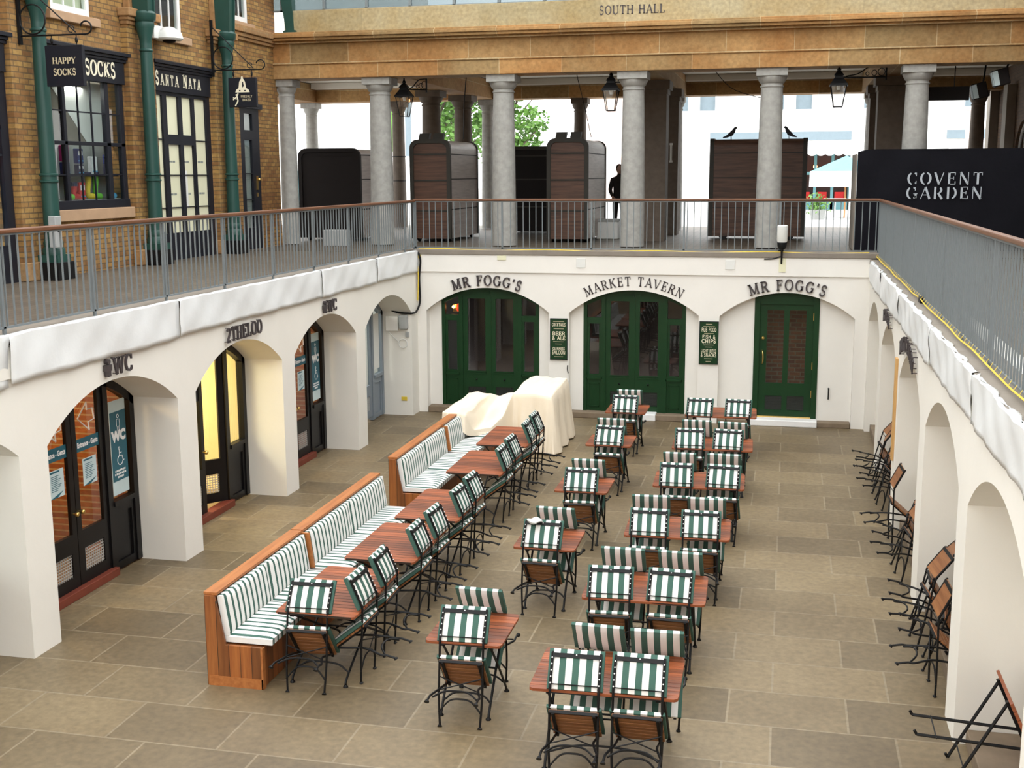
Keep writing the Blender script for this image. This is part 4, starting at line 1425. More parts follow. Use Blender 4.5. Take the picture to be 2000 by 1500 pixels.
# ================================================================== MOUNTED LETTERS AND BOARDS
def sign(name, label, cat, letters, mat, group=None, wall=None):
    big = merge(letters)
    xs = [v[0] for v in big.v]; ys = [v[1] for v in big.v]; zs = [v[2] for v in big.v]
    t = thing(name, label, cat, ((min(xs) + max(xs)) / 2, (min(ys) + max(ys)) / 2, min(zs)), 0, group)
    for c, mb in letters:
        if wall is not None:                                     # short pins hold the letter off the wall
            sx = sum(v[0] for v in mb.v) / len(mb.v); sy = sum(v[1] for v in mb.v) / len(mb.v); sz = sum(v[2] for v in mb.v) / len(mb.v)
            v0 = min(mb.v, key=lambda v: v[2]); v1 = max(mb.v, key=lambda v: v[2])
            for v in (v0, v1):
                mb.tube([(wall, v[1], v[2] + (sz - v[2]) * 0.1), (v[0], v[1], v[2] + (sz - v[2]) * 0.1)], 0.006, 5)
        mb.build('letter', mat, t, world=True)
    return t
Bx, Bz, Bn = (1, 0, 0), (0, 0, 1), (0, -1, 0)
sign('mounted_lettering', 'dark raised letters curving over the left green doors, behind the dust sheet', 'sign', lettering("MR FOGG'S", 0.205, 0.030, arc_place((-5.83, YB - 0.004, 2.62), Bx, Bz, Bn, 2.1), SERIF, 0.045, 0.86), 'letter_dark')
sign('mounted_lettering', 'thin dark letters curving over the middle green doors', 'sign', lettering("MARKET TAVERN", 0.18, 0.028, arc_place((-2.89, YB - 0.004, 2.655), Bx, Bz, Bn, 1.95), SERIF, 0.008, 0.84), 'letter_dark')
sign('mounted_lettering', 'dark raised letters curving over the single green door on the right', 'sign', lettering("MR FOGG'S", 0.205, 0.030, arc_place((0.025, YB - 0.004, 2.62), Bx, Bz, Bn, 2.1), SERIF, 0.045, 0.86), 'letter_dark')
Lx, Ln_ = (0, 1, 0), (1, 0, 0)
def wc_sign(y, z, label):
    t = sign('mounted_lettering', label, 'sign', lettering('WC', 0.19, 0.02, flat_place((XL + 0.035, y + 0.10, z), Lx, Bz, Ln_), SERIF, 0.022, 1.0), 'letter_dark', wall=XL)
    g = MB()
    q = y - 0.20
    g.lathe([(0.03, 0), (0.03, 0.05)], (XL + 0.012, q, z + 0.165), 10, 'X')
    g.prism([(q - 0.05, z + 0.13), (q + 0.05, z + 0.13), (q + 0.05, z + 0.06), (q + 0.03, z + 0.06), (q + 0.028, z), (q - 0.028, z), (q - 0.03, z + 0.06), (q - 0.05, z + 0.06)], lambda a, b_, d: (XL + 0.012 + d, a, b_), 0, 0.05)
    g.build('symbol', 'letter_dark', t, world=True)
wc_sign(11.83, 2.63, 'two raised letters and a figure symbol over the nearest left arch doors')
wc_sign(18.22, 2.61, 'two raised letters and a figure symbol over the third left arch')
sign('mounted_lettering', 'row of raised black letters over the second left arch', 'sign', lettering('2THELOO', 0.19, 0.025, flat_place((XL + 0.035, 15.05, 2.61), Lx, Bz, Ln_), SERIF, 0.022, 0.9), 'letter_dark', wall=XL)
Rx, Rn = (0, -1, 0), (-1, 0, 0)
sign('mounted_lettering', 'raised dark letters seen edge-on over the third right arch', 'sign', lettering("MARKET TAVERN", 0.17, 0.02, arc_place((XR - 0.05, (RARCH[3][0] + RARCH[3][1]) / 2, 2.63), Rx, Bz, Rn, 2.3), SERIF, 0.016, 0.8), 'letter_dark', wall=XR)
sign('mounted_lettering', 'raised dark letters seen edge-on over the fourth right arch', 'sign', lettering("MR FOGG'S", 0.17, 0.02, arc_place((XR - 0.05, (RARCH[4][0] + RARCH[4][1]) / 2, 2.63), Rx, Bz, Rn, 2.3), SERIF, 0.016, 0.8), 'letter_dark', wall=XR)

def board(x0, x1, z0, z1, lines, label):
    t = thing('menu_board', label, 'sign', ((x0 + x1) / 2, YB - 0.02, z0), 0)
    MB().box(x0, x1, YB - 0.03, YB, z0, z1).build('panel', 'green_paint', t, world=True, bevel=0.006)
    b = MB()
    for a, c, e, f_ in ((x0, x1, z0, z0 + 0.012), (x0, x1, z1 - 0.012, z1), (x0, x0 + 0.012, z0, z1), (x1 - 0.012, x1, z0, z1)):
        b.box(a, c, YB - 0.036, YB - 0.028, e, f_)
    b.build('border', 'navy_paint', t, world=True)
    xm = (x0 + x1) / 2
    for txt, z, size, xs, st in lines:
        if txt == '-':
            MB().box(xm - size, xm + size, YB - 0.034, YB - 0.030, z - 0.004, z + 0.004).build('rule', 'letter_gold', t, world=True)
        else:
            merge(lettering(txt, size, size * 0.10, flat_place((xm, YB - 0.030, z), Bx, Bz, Bn), st, 0.004, xs)).build('lettering', 'letter_cream', t, world=True)
board(-4.535, -4.185, 1.165, 1.99, [('-', 1.93, 0.11, 1, None), ('COCKTAILS', 1.835, 0.065, 0.50, BOLD), ('-', 1.785, 0.10, 1, None), ('BEER', 1.655, 0.075, 1.05, BOLD), ('& ALE', 1.565, 0.07, 0.95, BOLD), ('-', 1.53, 0.11, 1, None), ('-', 1.485, 0.07, 1, None), ('GUINNESS', 1.36, 0.055, 0.62, BOLD), ('SALOON', 1.275, 0.075, 0.62, BOLD), ('-', 1.23, 0.09, 1, None)],
      'green board with cream lettering, left of the middle green doors')
board(-1.600, -1.235, 1.165, 2.00, [('-', 1.945, 0.06, 1, None), ('-', 1.90, 0.11, 1, None), ('PUB FOOD', 1.80, 0.075, 0.50, BOLD), ('-', 1.765, 0.09, 1, None), ('FISH &', 1.665, 0.07, 0.80, BOLD), ('CHIPS', 1.58, 0.075, 0.92, BOLD), ('-', 1.54, 0.10, 1, None), ('-', 1.50, 0.07, 1, None), ('LIGHT BITES', 1.395, 0.062, 0.50, BOLD), ('& SNACKS', 1.31, 0.07, 0.58, BOLD), ('-', 1.275, 0.08, 1, None), ('-', 1.22, 0.05, 1, None)],
      'green board with cream lettering, between the middle and right green doors')
# ================================================================== RAILINGS
def railing(label, p0, p1, zb, zt, post_at, pitch, cable=None):
    """straight railing from p0 to p1 (xy); post_at: distances from p0; p0 is the end nearest the camera"""
    p0, p1 = Vector((*p0, 0)), Vector((*p1, 0))
    d = (p1 - p0); Ln = d.length; d.normalize()
    q = Vector((-d.y, d.x, 0))
    t = thing('railing', label, 'railing', (p0.x, p0.y, zb), 0)
    def bar(mb, s, hw, hd, z0, z1):
        c = p0 + d * s
        vs_ = []
        for z in (z0, z1):
            for a, b in ((-1, -1), (1, -1), (1, 1), (-1, 1)):
                v = c + d * (a * hw) + q * (b * hd)
                vs_.append((v.x, v.y, z))
        mb.add(vs_, [(0, 3, 2, 1), (4, 5, 6, 7), (0, 1, 5, 4), (1, 2, 6, 5), (2, 3, 7, 6), (3, 0, 4, 7)])
    def lng(name, mat, hd, z0, z1, bev=0):
        mb = MB(); c = (p0 + p1) / 2
        vs_ = []
        for z in (z0, z1):
            for s, b in ((0, -1), (Ln, -1), (Ln, 1), (0, 1)):
                v = p0 + d * s + q * (b * hd)
                vs_.append((v.x, v.y, z))
        mb.add(vs_, [(0, 3, 2, 1), (4, 5, 6, 7), (0, 1, 5, 4), (1, 2, 6, 5), (2, 3, 7, 6), (3, 0, 4, 7)])
        return mb.build(name, mat, t, world=True, bevel=bev)
    lng('handrail', 'handrail_wood' if abs(d.y) > abs(d.x) else 'handrail_wood_x', 0.034, zt - 0.045, zt, 0.012)
    lng('top_bar', 'rail_grey', 0.014, zt - 0.062, zt - 0.046)
    lng('bottom_bar', 'rail_grey', 0.012, zb + 0.035, zb + 0.055)
    for s in post_at:
        mb = MB(); bar(mb, s, 0.018, 0.012, zb - 0.06, zt - 0.05)
        mb.build('post', 'rail_grey', t, world=True)
    n = int(Ln / pitch)
    pos = [s for s in ((k + 0.5) * Ln / n for k in range(n)) if all(abs(s - a) > 0.05 for a in post_at)]
    rest = MB()
    for k, s in enumerate(pos):
        mb = MB() if k < 100 else rest
        bar(mb, s, 0.0075, 0.0075, zb + 0.05, zt - 0.055)
        if k < 100:
            mb.build('baluster', 'rail_grey', t, world=True)
    if len(pos) > 100:
        tag(rest.build('baluster', 'rail_grey', t, world=True), kind='stuff')
    return t
RB = ZT + 0.07
XRL, XRR, YRB = -7.34, 1.65, YB + 0.06
railing('grey railing with wooden handrail along the left terrace in front of the brick shops', (XRL, 7.4), (XRL, YRB), RB, 4.31, [10.046 - 7.4 + 1.56 * k for k in range(-1, 9)] + [YRB - 7.4 - 0.02], 0.12)
railing('grey railing with wooden handrail across the back, in front of the stone columns', (XRL, YRB), (XRR, YRB), RB, 4.33, [0.03 + 1.79 * k for k in range(6)], 0.128)
railing('grey railing with wooden handrail along the right terrace in front of the black hoarding', (XRR, 7.0), (XRR, YRB), RB - 0.09, 4.32, [YRB - 7.0 - 0.03 - 1.6 * k for k in range(10)], 0.12)
b = MB()
pts = [(XRL + 0.12 + k * 0.3, YB - 0.02 + 0.012 * math.sin(k * 1.7), RB + 0.012 + 0.012 * math.sin(k * 0.9)) for k in range(30)]
b.tube(pts, 0.011, 6)
tag(b.build('light_cable', 'yellow_cable', smooth=True), 'yellow cable running along the foot of the back railing', 'cable')
b = MB()
pts = [(XRR - 0.045 + 0.004 * math.sin(k * 1.3), YB - 0.05 - k * 0.3, ZT + 0.015 + 0.008 * math.sin(k * 0.8)) for k in range(53)]
b.tube(pts, 0.008, 6)
for k in range(0, 75):
    y = YB - 0.1 - k * 0.21
    b.tube([(XRR - 0.05, y, ZT + 0.02), (XRR - 0.025, y + 0.01, ZT + 0.06)], 0.003, 4)
tag(b.build('light_cable', 'yellow_cable', smooth=True), 'yellow cable with small ties along the foot of the right railing', 'cable')

# ================================================================== WHITE SHEETING OVER THE BANDS
def sheet(x, y0, y1, z0, z1, sgn, label, rough=0.010, fold=0.05, seed=0):
    rnd = random.Random(seed)
    ny, nz = max(8, int((y1 - y0) / 0.10)), 9
    ph = [rnd.uniform(0, 6) for _ in range(6)]
    rows = []
    for i in range(ny + 1):
        y = y0 + (y1 - y0) * i / ny
        row = []
        edge = 0.012 * math.sin(y * 5 + ph[0]) + 0.009 * math.sin(y * 13 + ph[1])
        for j in range(nz + 1):
            t = j / nz
            z = z0 + (z1 - z0) * t + edge * (1 - t) * 0.5 + edge * t * 0.4
            w_ = rough * (math.sin(y * 3.1 + ph[2] + t * 3) + 0.6 * math.sin(y * 9.3 + ph[3] - t * 5) + 0.4 * math.sin(y * 21 + t * 9 + ph[4]))
            row.append((x + sgn * (0.02 + w_), y, z))
        row.append((x - sgn * 0.02, y, z1 + 0.012 + edge * 0.4))
        row.append((x - sgn * (fold + 0.03 * math.sin(y * 7 + ph[5])), y, z1 + 0.012))
        rows.append(row)
    mb = MB(); mb.grid(rows)
    o = mb.build('plastic_sheet', 'plastic_sheet', smooth=True)
    s = o.modifiers.new('thickness', 'SOLIDIFY'); s.thickness = 0.004
    return tag(o, label, 'plastic sheet', 'white sheeting over the terrace edge')
xs_ = XL + 0.03
sheet(xs_, 7.3, 9.93, 2.80, ZT + 0.05, 1, 'crumpled white plastic sheet over the left terrace edge, at the left border of the photo', 0.018, 0.06, 1)
sheet(xs_, 9.95, 13.25, 2.84, ZT + 0.05, 1, 'white plastic sheet on the left terrace edge above the nearest lettered arch', 0.008, 0.05, 2)
sheet(xs_, 13.27, 17.88, 2.87, ZT + 0.05, 1, 'long white plastic sheet on the left terrace edge above the second left arch', 0.008, 0.05, 3)
sheet(xs_, 17.92, 20.55, 2.875, ZT + 0.05, 1, 'white plastic sheet on the left terrace edge, second from the back wall', 0.008, 0.05, 4)
sheet(xs_, 20.58, 23.02, 2.885, ZT + 0.05, 1, 'white plastic sheet on the left terrace edge, next to the back wall', 0.008, 0.05, 5)
xs_ = XR - 0.03
for k, (y0, y1, lb) in enumerate(((20.0, 22.5, 'next to the back wall'), (16.6, 19.95, 'second from the back wall'), (12.9, 16.55, 'third from the back wall'), (10.0, 12.85, 'fourth from the back wall'), (6.8, 9.95, 'at the right border of the photo'))):
    sheet(xs_, y0, y1, ZM - 0.06, ZT - 0.035, -1, 'white plastic sheet on the right terrace edge, ' + lb, 0.010, 0.022, 11 + k)

# ================================================================== SHOP FRONTS
def tbox(parent, name, mat, x0, x1, y0, y1, z0, z1, **k):
    return MB().box(x0, x1, y0, y1, z0, z1).build(name, mat, parent, world=True, **k)
def fascia(t, y0, y1, z0, z1, xo=0.0):
    b = MB()
    b.box(XF - 0.1, XF + 0.05 + xo, y0, y1, z0, z1 - 0.16)
    for k, (p, za, zb_) in enumerate(((0.07, 0.16, 0.11), (0.10, 0.11, 0.06), (0.14, 0.06, 0.0))):
        b.box(XF - 0.1, XF + p + xo, y0 - p * 0.7, y1 + p * 0.7, z1 - za, z1 - zb_)
    b.build('fascia', 'navy_paint', t, world=True, bevel=0.006)

t = thing('shop_window', 'navy shop front with a many-paned window of bright socks, left of the second iron column', 'shop front', (XF, 17.87, 4.28))
fascia(t, 16.75, 19.0, 6.34, 6.86)
b = MB()
Y0, Y1, Z0, Z1 = 16.78, 18.97, 4.28, 6.34
b.box(XF - 0.07, XF + 0.01, Y0, Y0 + 0.10, Z0, Z1); b.box(XF - 0.07, XF + 0.01, Y1 - 0.12, Y1, Z0, Z1)
b.box(XF - 0.07, XF + 0.04, Y0, Y1, Z0, Z0 + 0.14)
b.box(XF - 0.07, XF + 0.01, Y1 - 0.57, Y1 - 0.45, Z0, Z1); b.box(XF - 0.07, XF + 0.01, Y0 + 0.40, Y0 + 0.48, Z0, Z1)
b.box(XF - 0.07, XF + 0.01, Y0, Y1, 5.30, 5.36)
b.build('frame', 'navy_paint', t, world=True, bevel=0.006)
b = MB()
for y in (17.26 + 0.38, 17.26 + 0.76):
    b.box(XF - 0.035, XF - 0.01, y - 0.011, y + 0.011, Z0, Z1)
for z in (4.83, 5.83):
    b.box(XF - 0.035, XF - 0.01, Y0, Y1, z - 0.011, z + 0.011)
b.build('glazing_bar', 'navy_paint', t, world=True)
tbox(t, 'pane', 'pane', XF - 0.026, XF - 0.022, Y0, Y1, Z0, Z1)
merge(lettering('HAPPY SOCKS', 0.24, 0.025, flat_place((XF + 0.051, 17.72, 6.43), (0, 1, 0), Bz, (1, 0, 0)), BOLDS, 0.008, 0.86)).build('lettering', 'letter_cream', t, world=True)
tbox(t, 'display_shelf', 'navy_paint', XF - 0.5, XF - 0.09, Y0 + 0.12, Y1 - 0.12, 4.80, 4.83)
tbox(t, 'display_back', 'plastic_grey', XF - 0.36, XF - 0.34, Y0, Y1, 4.28, 5.36)
b = MB()
b.prism([(Y0 + 0.45, 6.34), (Y1, 6.34), (Y1, 5.36), (Y0 + 1.5, 5.36)], lambda a, q, d: (XF - 0.30 + d, a, q), 0, 0.01)
b.build('blind', 'white_blind', t, world=True)
b = MB(); b.prism([(Y0, 6.34), (Y0 + 0.46, 6.34), (Y0 + 1.5, 5.36), (Y0, 5.36)], lambda a, q, d: (XF - 0.31 + d, a, q), 0, 0.01)
b.build('stair_soffit', 'coping', t, world=True)
# socks on show
def sock(y, z, h, col, label, kind=0):
    b = MB()
    X = XF - 0.17
    if kind == 0:                                                # a boxed pair standing up
        b.box(X - 0.04, X + 0.04, y - 0.085, y + 0.085, z, z + h)
        o = b.build('sock_box', col, bevel=0.01)
        o2 = MB().box(X + 0.041, X + 0.044, y - 0.06, y + 0.06, z + h * 0.55, z + h * 0.85).build('label', 'sock_white', o, world=True)
        MB().box(X + 0.041, X + 0.045, y - 0.07, y + 0.07, z + h * 0.15, z + h * 0.22).build('band', 'sock_sky', o, world=True)
        tag(o, label, 'sock box', 'socks in the shop window')
    else:                                                         # a sock on a leg form
        P_ = [(X, y + 0.02, z + h), (X, y + 0.015, z + h * 0.6), (X, y - 0.01, z + h * 0.35), (X, y - 0.005, z + h * 0.15), (X, y + 0.05, z + 0.05), (X, y + 0.13, z + 0.04)]
        b.tube(bez(P_, 4), [0.055 - 0.012 * math.sin(PI * i / 20) for i in range(21)], 10)
        o = b.build('sock', col, smooth=True)
        MB().tube([(X, y + 0.02, z + h - 0.06), (X, y + 0.02, z + h + 0.004)], 0.059, 10).build('cuff', 'sock_navy' if col != 'sock_navy' else 'sock_yellow', o, world=True)
        tag(o, label, 'sock', 'socks in the shop window')
zS, zL = 4.83, 4.43
for y, h, c, lb in ((17.40, 0.20, 'sock_blue', 'purple patterned sock box, lower of the left pile on the shop window shelf'), (17.80, 0.17, 'sock_navy', 'navy sock box, lower of the middle pile on the shop window shelf'), (18.20, 0.30, 'sock_white', 'tall white sock box on the shop window shelf'), (18.66, 0.17, 'sock_navy', 'navy sock box, lower of the pile at the right end of the shop window shelf')):
    sock(y, zS, h, c, lb)
sock(17.40, zS + 0.21, 0.26, 'sock_pink', 'pink and red sock box on top of the left pile in the shop window')
sock(17.80, zS + 0.18, 0.24, 'sock_blue', 'dark blue sock box on top of the middle pile in the shop window')
sock(18.66, zS + 0.18, 0.16, 'sock_blue', 'blue sock box on top of the right-hand pile in the shop window')
for y, h, c, k, lb in ((17.42, 0.36, 'sock_green', 1, 'green sock with a dark cuff, leftmost on the shop window floor'), (17.60, 0.24, 'sock_red', 1, 'short striped dark red sock on the shop window floor'), (17.80, 0.24, 'sock_red', 0, 'red box with cream dots on the shop window floor'), (18.02, 0.38, 'sock_yellow', 1, 'tall yellow sock on the shop window floor'), (18.24, 0.38, 'sock_green', 1, 'tall bright green sock on the shop window floor'), (18.68, 0.36, 'sock_sky', 1, 'sky blue sock, rightmost on the shop window floor')):
    sock(y, zL, h * 1.15, c, lb, k)
tbox(t, 'display_floor', 'plastic_grey', XF - 0.7, XF - 0.09, Y0, Y1, 4.28, 4.43)

t = thing('shop_front', 'navy glazed shop doors with cream blinds between the second and third iron columns', 'shop front', (XF, 21.07, ZT))
fascia(t, 20.0, 22.15, 6.32, 6.86)
merge(lettering('SANTA NATA', 0.235, 0.062, flat_place((XF + 0.051, 20.88, 6.43), (0, 1, 0), Bz, (1, 0, 0)), BOLDS, 0.008, 0.72, 0.82)).build('lettering', 'letter_cream', t, world=True)
b = MB()
fz = lambda s, d, z: (XF - d, s, z)
hs = []
for y0, y1 in ((20.10, 20.30), (20.46, 20.90), (21.03, 21.42), (21.52, 21.98)):
    side = y0 < 20.4 or y0 > 21.5
    if side:
        hs.append((y0, y1, 3.75, 6.26))
    else:
        hs += [(y0, y1, 5.56, 6.26), (y0, y1, 3.75, 5.38)]
holes_wall(b, 20.0, 22.15, ZT, 6.32, hs, fz, -0.012, 0.03)
b.build('frame', 'navy_paint', t, world=True)
b = MB()
for z in (4.22, 4.82):
    b.box(XF - 0.032, XF - 0.005, 20.1, 21.98, z - 0.008, z + 0.008)
for z in (5.47,):
    b.box(XF - 0.032, XF - 0.005, 20.1, 20.3, z - 0.008, z + 0.008); b.box(XF - 0.032, XF - 0.005, 21.52, 21.98, z - 0.008, z + 0.008)
b.build('glazing_bar', 'navy_paint', t, world=True)
tbox(t, 'blind', 'cream_blind', XF - 0.04, XF - 0.032, 20.0, 22.15, 3.6, 6.3)
b = MB()
for y in (20.64, 21.18, 21.75):
    for z in (5.05, 4.45):
        for q in range(5): b.box(XF - 0.031, XF - 0.029, y - 0.11 + q * 0.045, y - 0.08 + q * 0.045, z, z + 0.035)
b.build('small_print', 'rail_grey', t, world=True)
b = MB()
b.ball((XF - 0.03, 21.14, 4.25), (0.006, 0.05, 0.06)); b.box(XF - 0.03, XF - 0.026, 21.06, 21.18, 4.3, 4.9); 
b.build('opening_hours', 'plastic_white', t, world=True)

t = thing('shop_door', 'narrow navy door with brass handle between the third iron column and the portico', 'door', (XF, 23.96, ZT))
b = MB(); holes_wall(b, 23.5, 24.42, ZT, 6.25, [(23.68, 24.05, 3.7, 5.55), (23.70, 24.10, 5.75, 6.1)], fz, 0.0, 0.06)
b.box(XF - 0.05, XF + 0.06, 23.45, 24.5, 6.2, 6.30)
b.build('door_leaf', 'navy_paint', t, world=True)
tbox(t, 'pane', 'pane', XF - 0.04, XF - 0.035, 23.6, 24.2, 3.6, 6.15)
tbox(t, 'blind', 'plastic_grey', XF - 0.07, XF - 0.06, 23.5, 24.4, 3.4, 6.2)
b = MB()
for z in (4.3, 4.85): b.box(XF - 0.03, XF + 0.0, 23.66, 24.07, z - 0.008, z + 0.008)
b.build('glazing_bar', 'navy_paint', t, world=True)
b = MB(); b.ball((XF + 0.05, 24.22, 4.72), 0.035); b.box(XF, XF + 0.02, 24.19, 24.25, 4.5, 4.8); b.box(XF, XF + 0.015, 24.19, 24.24, 4.36, 4.44)
b.build('door_handle', 'brass', t, world=True)

t = thing('shop_front', 'dark shop front with a red display at the left border of the photo', 'shop front', (XF, 14.2, ZT))
fascia(t, 12.5, 15.76, 6.30, 6.86)
b = MB(); holes_wall(b, 12.6, 15.76, ZT, 6.3, [(12.75, 14.1, 3.8, 6.2), (14.2, 15.58, 3.8, 6.2)], fz, -0.02, 0.06)
b.box(XF - 0.02, XF + 0.012, 14.2, 15.58, 5.1, 5.13); b.box(XF - 0.02, XF + 0.012, 15.1, 15.13, 3.8, 6.2)
b.build('frame', 'navy_paint', t, world=True)
tbox(t, 'pane', 'pane', XF - 0.03, XF - 0.025, 12.6, 15.7, 3.7, 6.25)
tbox(t, 'red_backdrop', 'sock_red', XF - 0.30, XF - 0.28, 12.6, 15.75, 4.75, 6.25)
b = MB()
for r_ in range(3):
    for c_ in range(6):
        b.box(XF - 0.28, XF - 0.2, 14.25 + c_ * 0.22, 14.43 + c_ * 0.22, 3.95 + r_ * 0.27, 4.16 + r_ * 0.27)
b.build('display_box', 'sock_blue', t, world=True)
b = MB()
for r_ in range(3):
    b.box(XF - 0.2, XF - 0.17, 14.2, 15.6, 4.16 + r_ * 0.27, 4.19 + r_ * 0.27)
b.build('display_shelf', 'sock_sky', t, world=True)

# sash windows upstairs
for k, (y0, y1, z0, z1, bl) in enumerate(((13.6, 14.9, 7.38, 9.0, 0), (17.05, 18.15, 7.34, 9.0, 1), (20.12, 21.2, 7.36, 9.0, 0), (23.1, 24.1, 7.93, 9.2, 0))):
    t = bpy.data.objects.new('window_%d' % (k + 1), None); C.objects.link(t); t.location = (XF - 0.02, (y0 + y1) / 2, z0); t['kind'] = 'structure'
    fw = lambda s, d, z: (XF - 0.02 - d, s, z)
    b = MB(); ym = (y0 + y1) / 2; zm = z0 + 0.72
    holes_wall(b, y0, y1, z0, z1, [(y0 + 0.10, y1 - 0.10, z0 + 0.12, zm - 0.03), (y0 + 0.10, y1 - 0.10, zm + 0.03, z1 - 0.08)], fw, 0, 0.07)
    w3 = (y1 - y0 - 0.2) / 3
    for q in (1, 2): b.box(XF - 0.05, XF - 0.025, y0 + 0.1 + w3 * q - 0.012, y0 + 0.1 + w3 * q + 0.012, z0 + 0.1, z1)
    b.box(XF - 0.05, XF - 0.025, y0 + 0.1, y1 - 0.1, zm + 0.40, zm + 0.424)
    b.build('window_frame', 'white_paint', t, world=True)
    tbox(t, 'pane', 'pane', XF - 0.05, XF - 0.045, y0 + 0.08, y1 - 0.08, z0 + 0.1, z1)
    tbox(t, 'curtain_or_dark', 'cream_blind' if bl else 'interior_dark', XF - 0.13, XF - 0.12, y0, y1, z0, z1)  # one cream curtain; the dark sheets stand in for unlit rooms

# white floodlight dome on the second upper window sill, small fittings
t = thing('dome_light', 'white dome fitting on a bracket below the second upper window of the brick shops', 'light', (XF + 0.15, 20.05, 7.16))
b = MB(); b.lathe([(0.06, 0.20), (0.10, 0.19), (0.22, 0.10), (0.25, 0.0), (0.22, -0.03), (0.10, -0.03)][::-1], (XF + 0.30, 20.15, 7.22), 16)
b.build('shade', 'plastic_white', t, world=True, smooth=True)
tbox(t, 'bracket', 'plastic_white', XF + 0.0, XF + 0.22, 19.78, 19.98, 7.2, 7.42, bevel=0.01)
b = MB(); b.ball((XF + 0.30, 20.15, 7.19), (0.12, 0.12, 0.05)); b.build('lens', 'kiosk_dark', t, world=True, smooth=True)

# ================================================================== IRON COLUMNS
def iron_column(y, label, k):
    t = thing('iron_column', label, 'column', (-10.92, y, ZT), 0, 'green iron columns of the shops')
    b = MB(); b.box(-0.21, 0.21, -0.21, 0.21, 0, 0.27); b.build('plinth', 'iron', t, bevel=0.01)
    b = MB(); b.box(-0.17, 0.17, -0.17, 0.17, 0.27, 0.38); b.lathe([(0.165, 0.38), (0.165, 0.46), (0.14, 0.50), (0.15, 0.56), (0.125, 0.62)], n=20); b.build('base', 'teal_iron', t, smooth=True)
    b = MB(); b.lathe([(0.125, 0.60), (0.122, 1.0), (0.118, 1.55), (0.110, 2.8), (0.100, 3.85)], n=24); b.build('shaft', 'teal_iron', t, smooth=True)
    b = MB()
    for z in (1.48, 1.58): b.lathe([(0.122, z - 0.02), (0.142, z - 0.01), (0.142, z + 0.012), (0.122, z + 0.022)], n=24)
    b.lathe([(0.10, 3.66), (0.118, 3.68), (0.118, 3.70), (0.10, 3.72)], n=24)
    b.build('collar', 'teal_iron', t, smooth=True)
    b = MB(); b.lathe([(0.10, 3.80), (0.105, 3.88), (0.15, 4.06), (0.165, 4.12), (0.155, 4.16), (0.19, 4.20), (0.20, 4.30), (0.17, 4.34)], n=24); b.build('capital', 'teal_iron', t, smooth=True)
    b = MB(); b.prism([(-0.11, 4.33), (0.11, 4.33), (0.15, 5.2), (0.34, 6.1), (0.5, 6.9), (-0.2, 6.9), (-0.13, 5.2)], lambda a, q, d: (a, d, q), -0.10, 0.10)
    for s in (-0.11, 0.11): b.prism([(-0.14, 4.33), (0.14, 4.33), (0.18, 5.2), (0.38, 6.1), (0.5, 6.9), (-0.2, 6.9), (-0.16, 5.2)], lambda a, q, d: (a, d + s, q), -0.018, 0.018)
    b.build('roof_bracket', 'teal_iron', t)
for k, y in enumerate((16.28, 19.36, 22.45)):
    iron_column(y, ['dark green iron column nearest the left border, behind the left railing', 'dark green iron column between the sock shop and the glazed doors', 'dark green iron column beside the square hanging bell sign'][k], k)
t = thing('roof_bracket', 'green iron roof bracket standing on the corner where brick meets the stone cornice', 'bracket', (-10.75, YE + 0.02, 7.87))
b = MB(); b.prism([(-0.08, 0), (0.08, 0), (0.06, 0.9), (0.0, 1.6), (-0.1, 2.4), (-0.4, 2.4), (-0.22, 0.9)], lambda a, q, d: (a, d, q), -0.1, 0.1)
b.build('web', 'teal_iron', t)
b = MB(); b.box(-0.14, 0.14, -0.14, 0.14, 0, 0.05); b.build('foot', 'teal_iron', t)
t = thing('junction_box', 'grey electrical box strapped to the nearest green iron column', 'box', (-10.76, 16.2, 3.75))
MB().box(-10.80, -10.68, 16.0, 16.16, 3.75, 4.22).build('case', 'plastic_grey', t, world=True, bevel=0.01)
MB().box(-10.68, -10.675, 16.05, 16.10, 3.98, 4.08).build('label', 'iron', t, world=True)

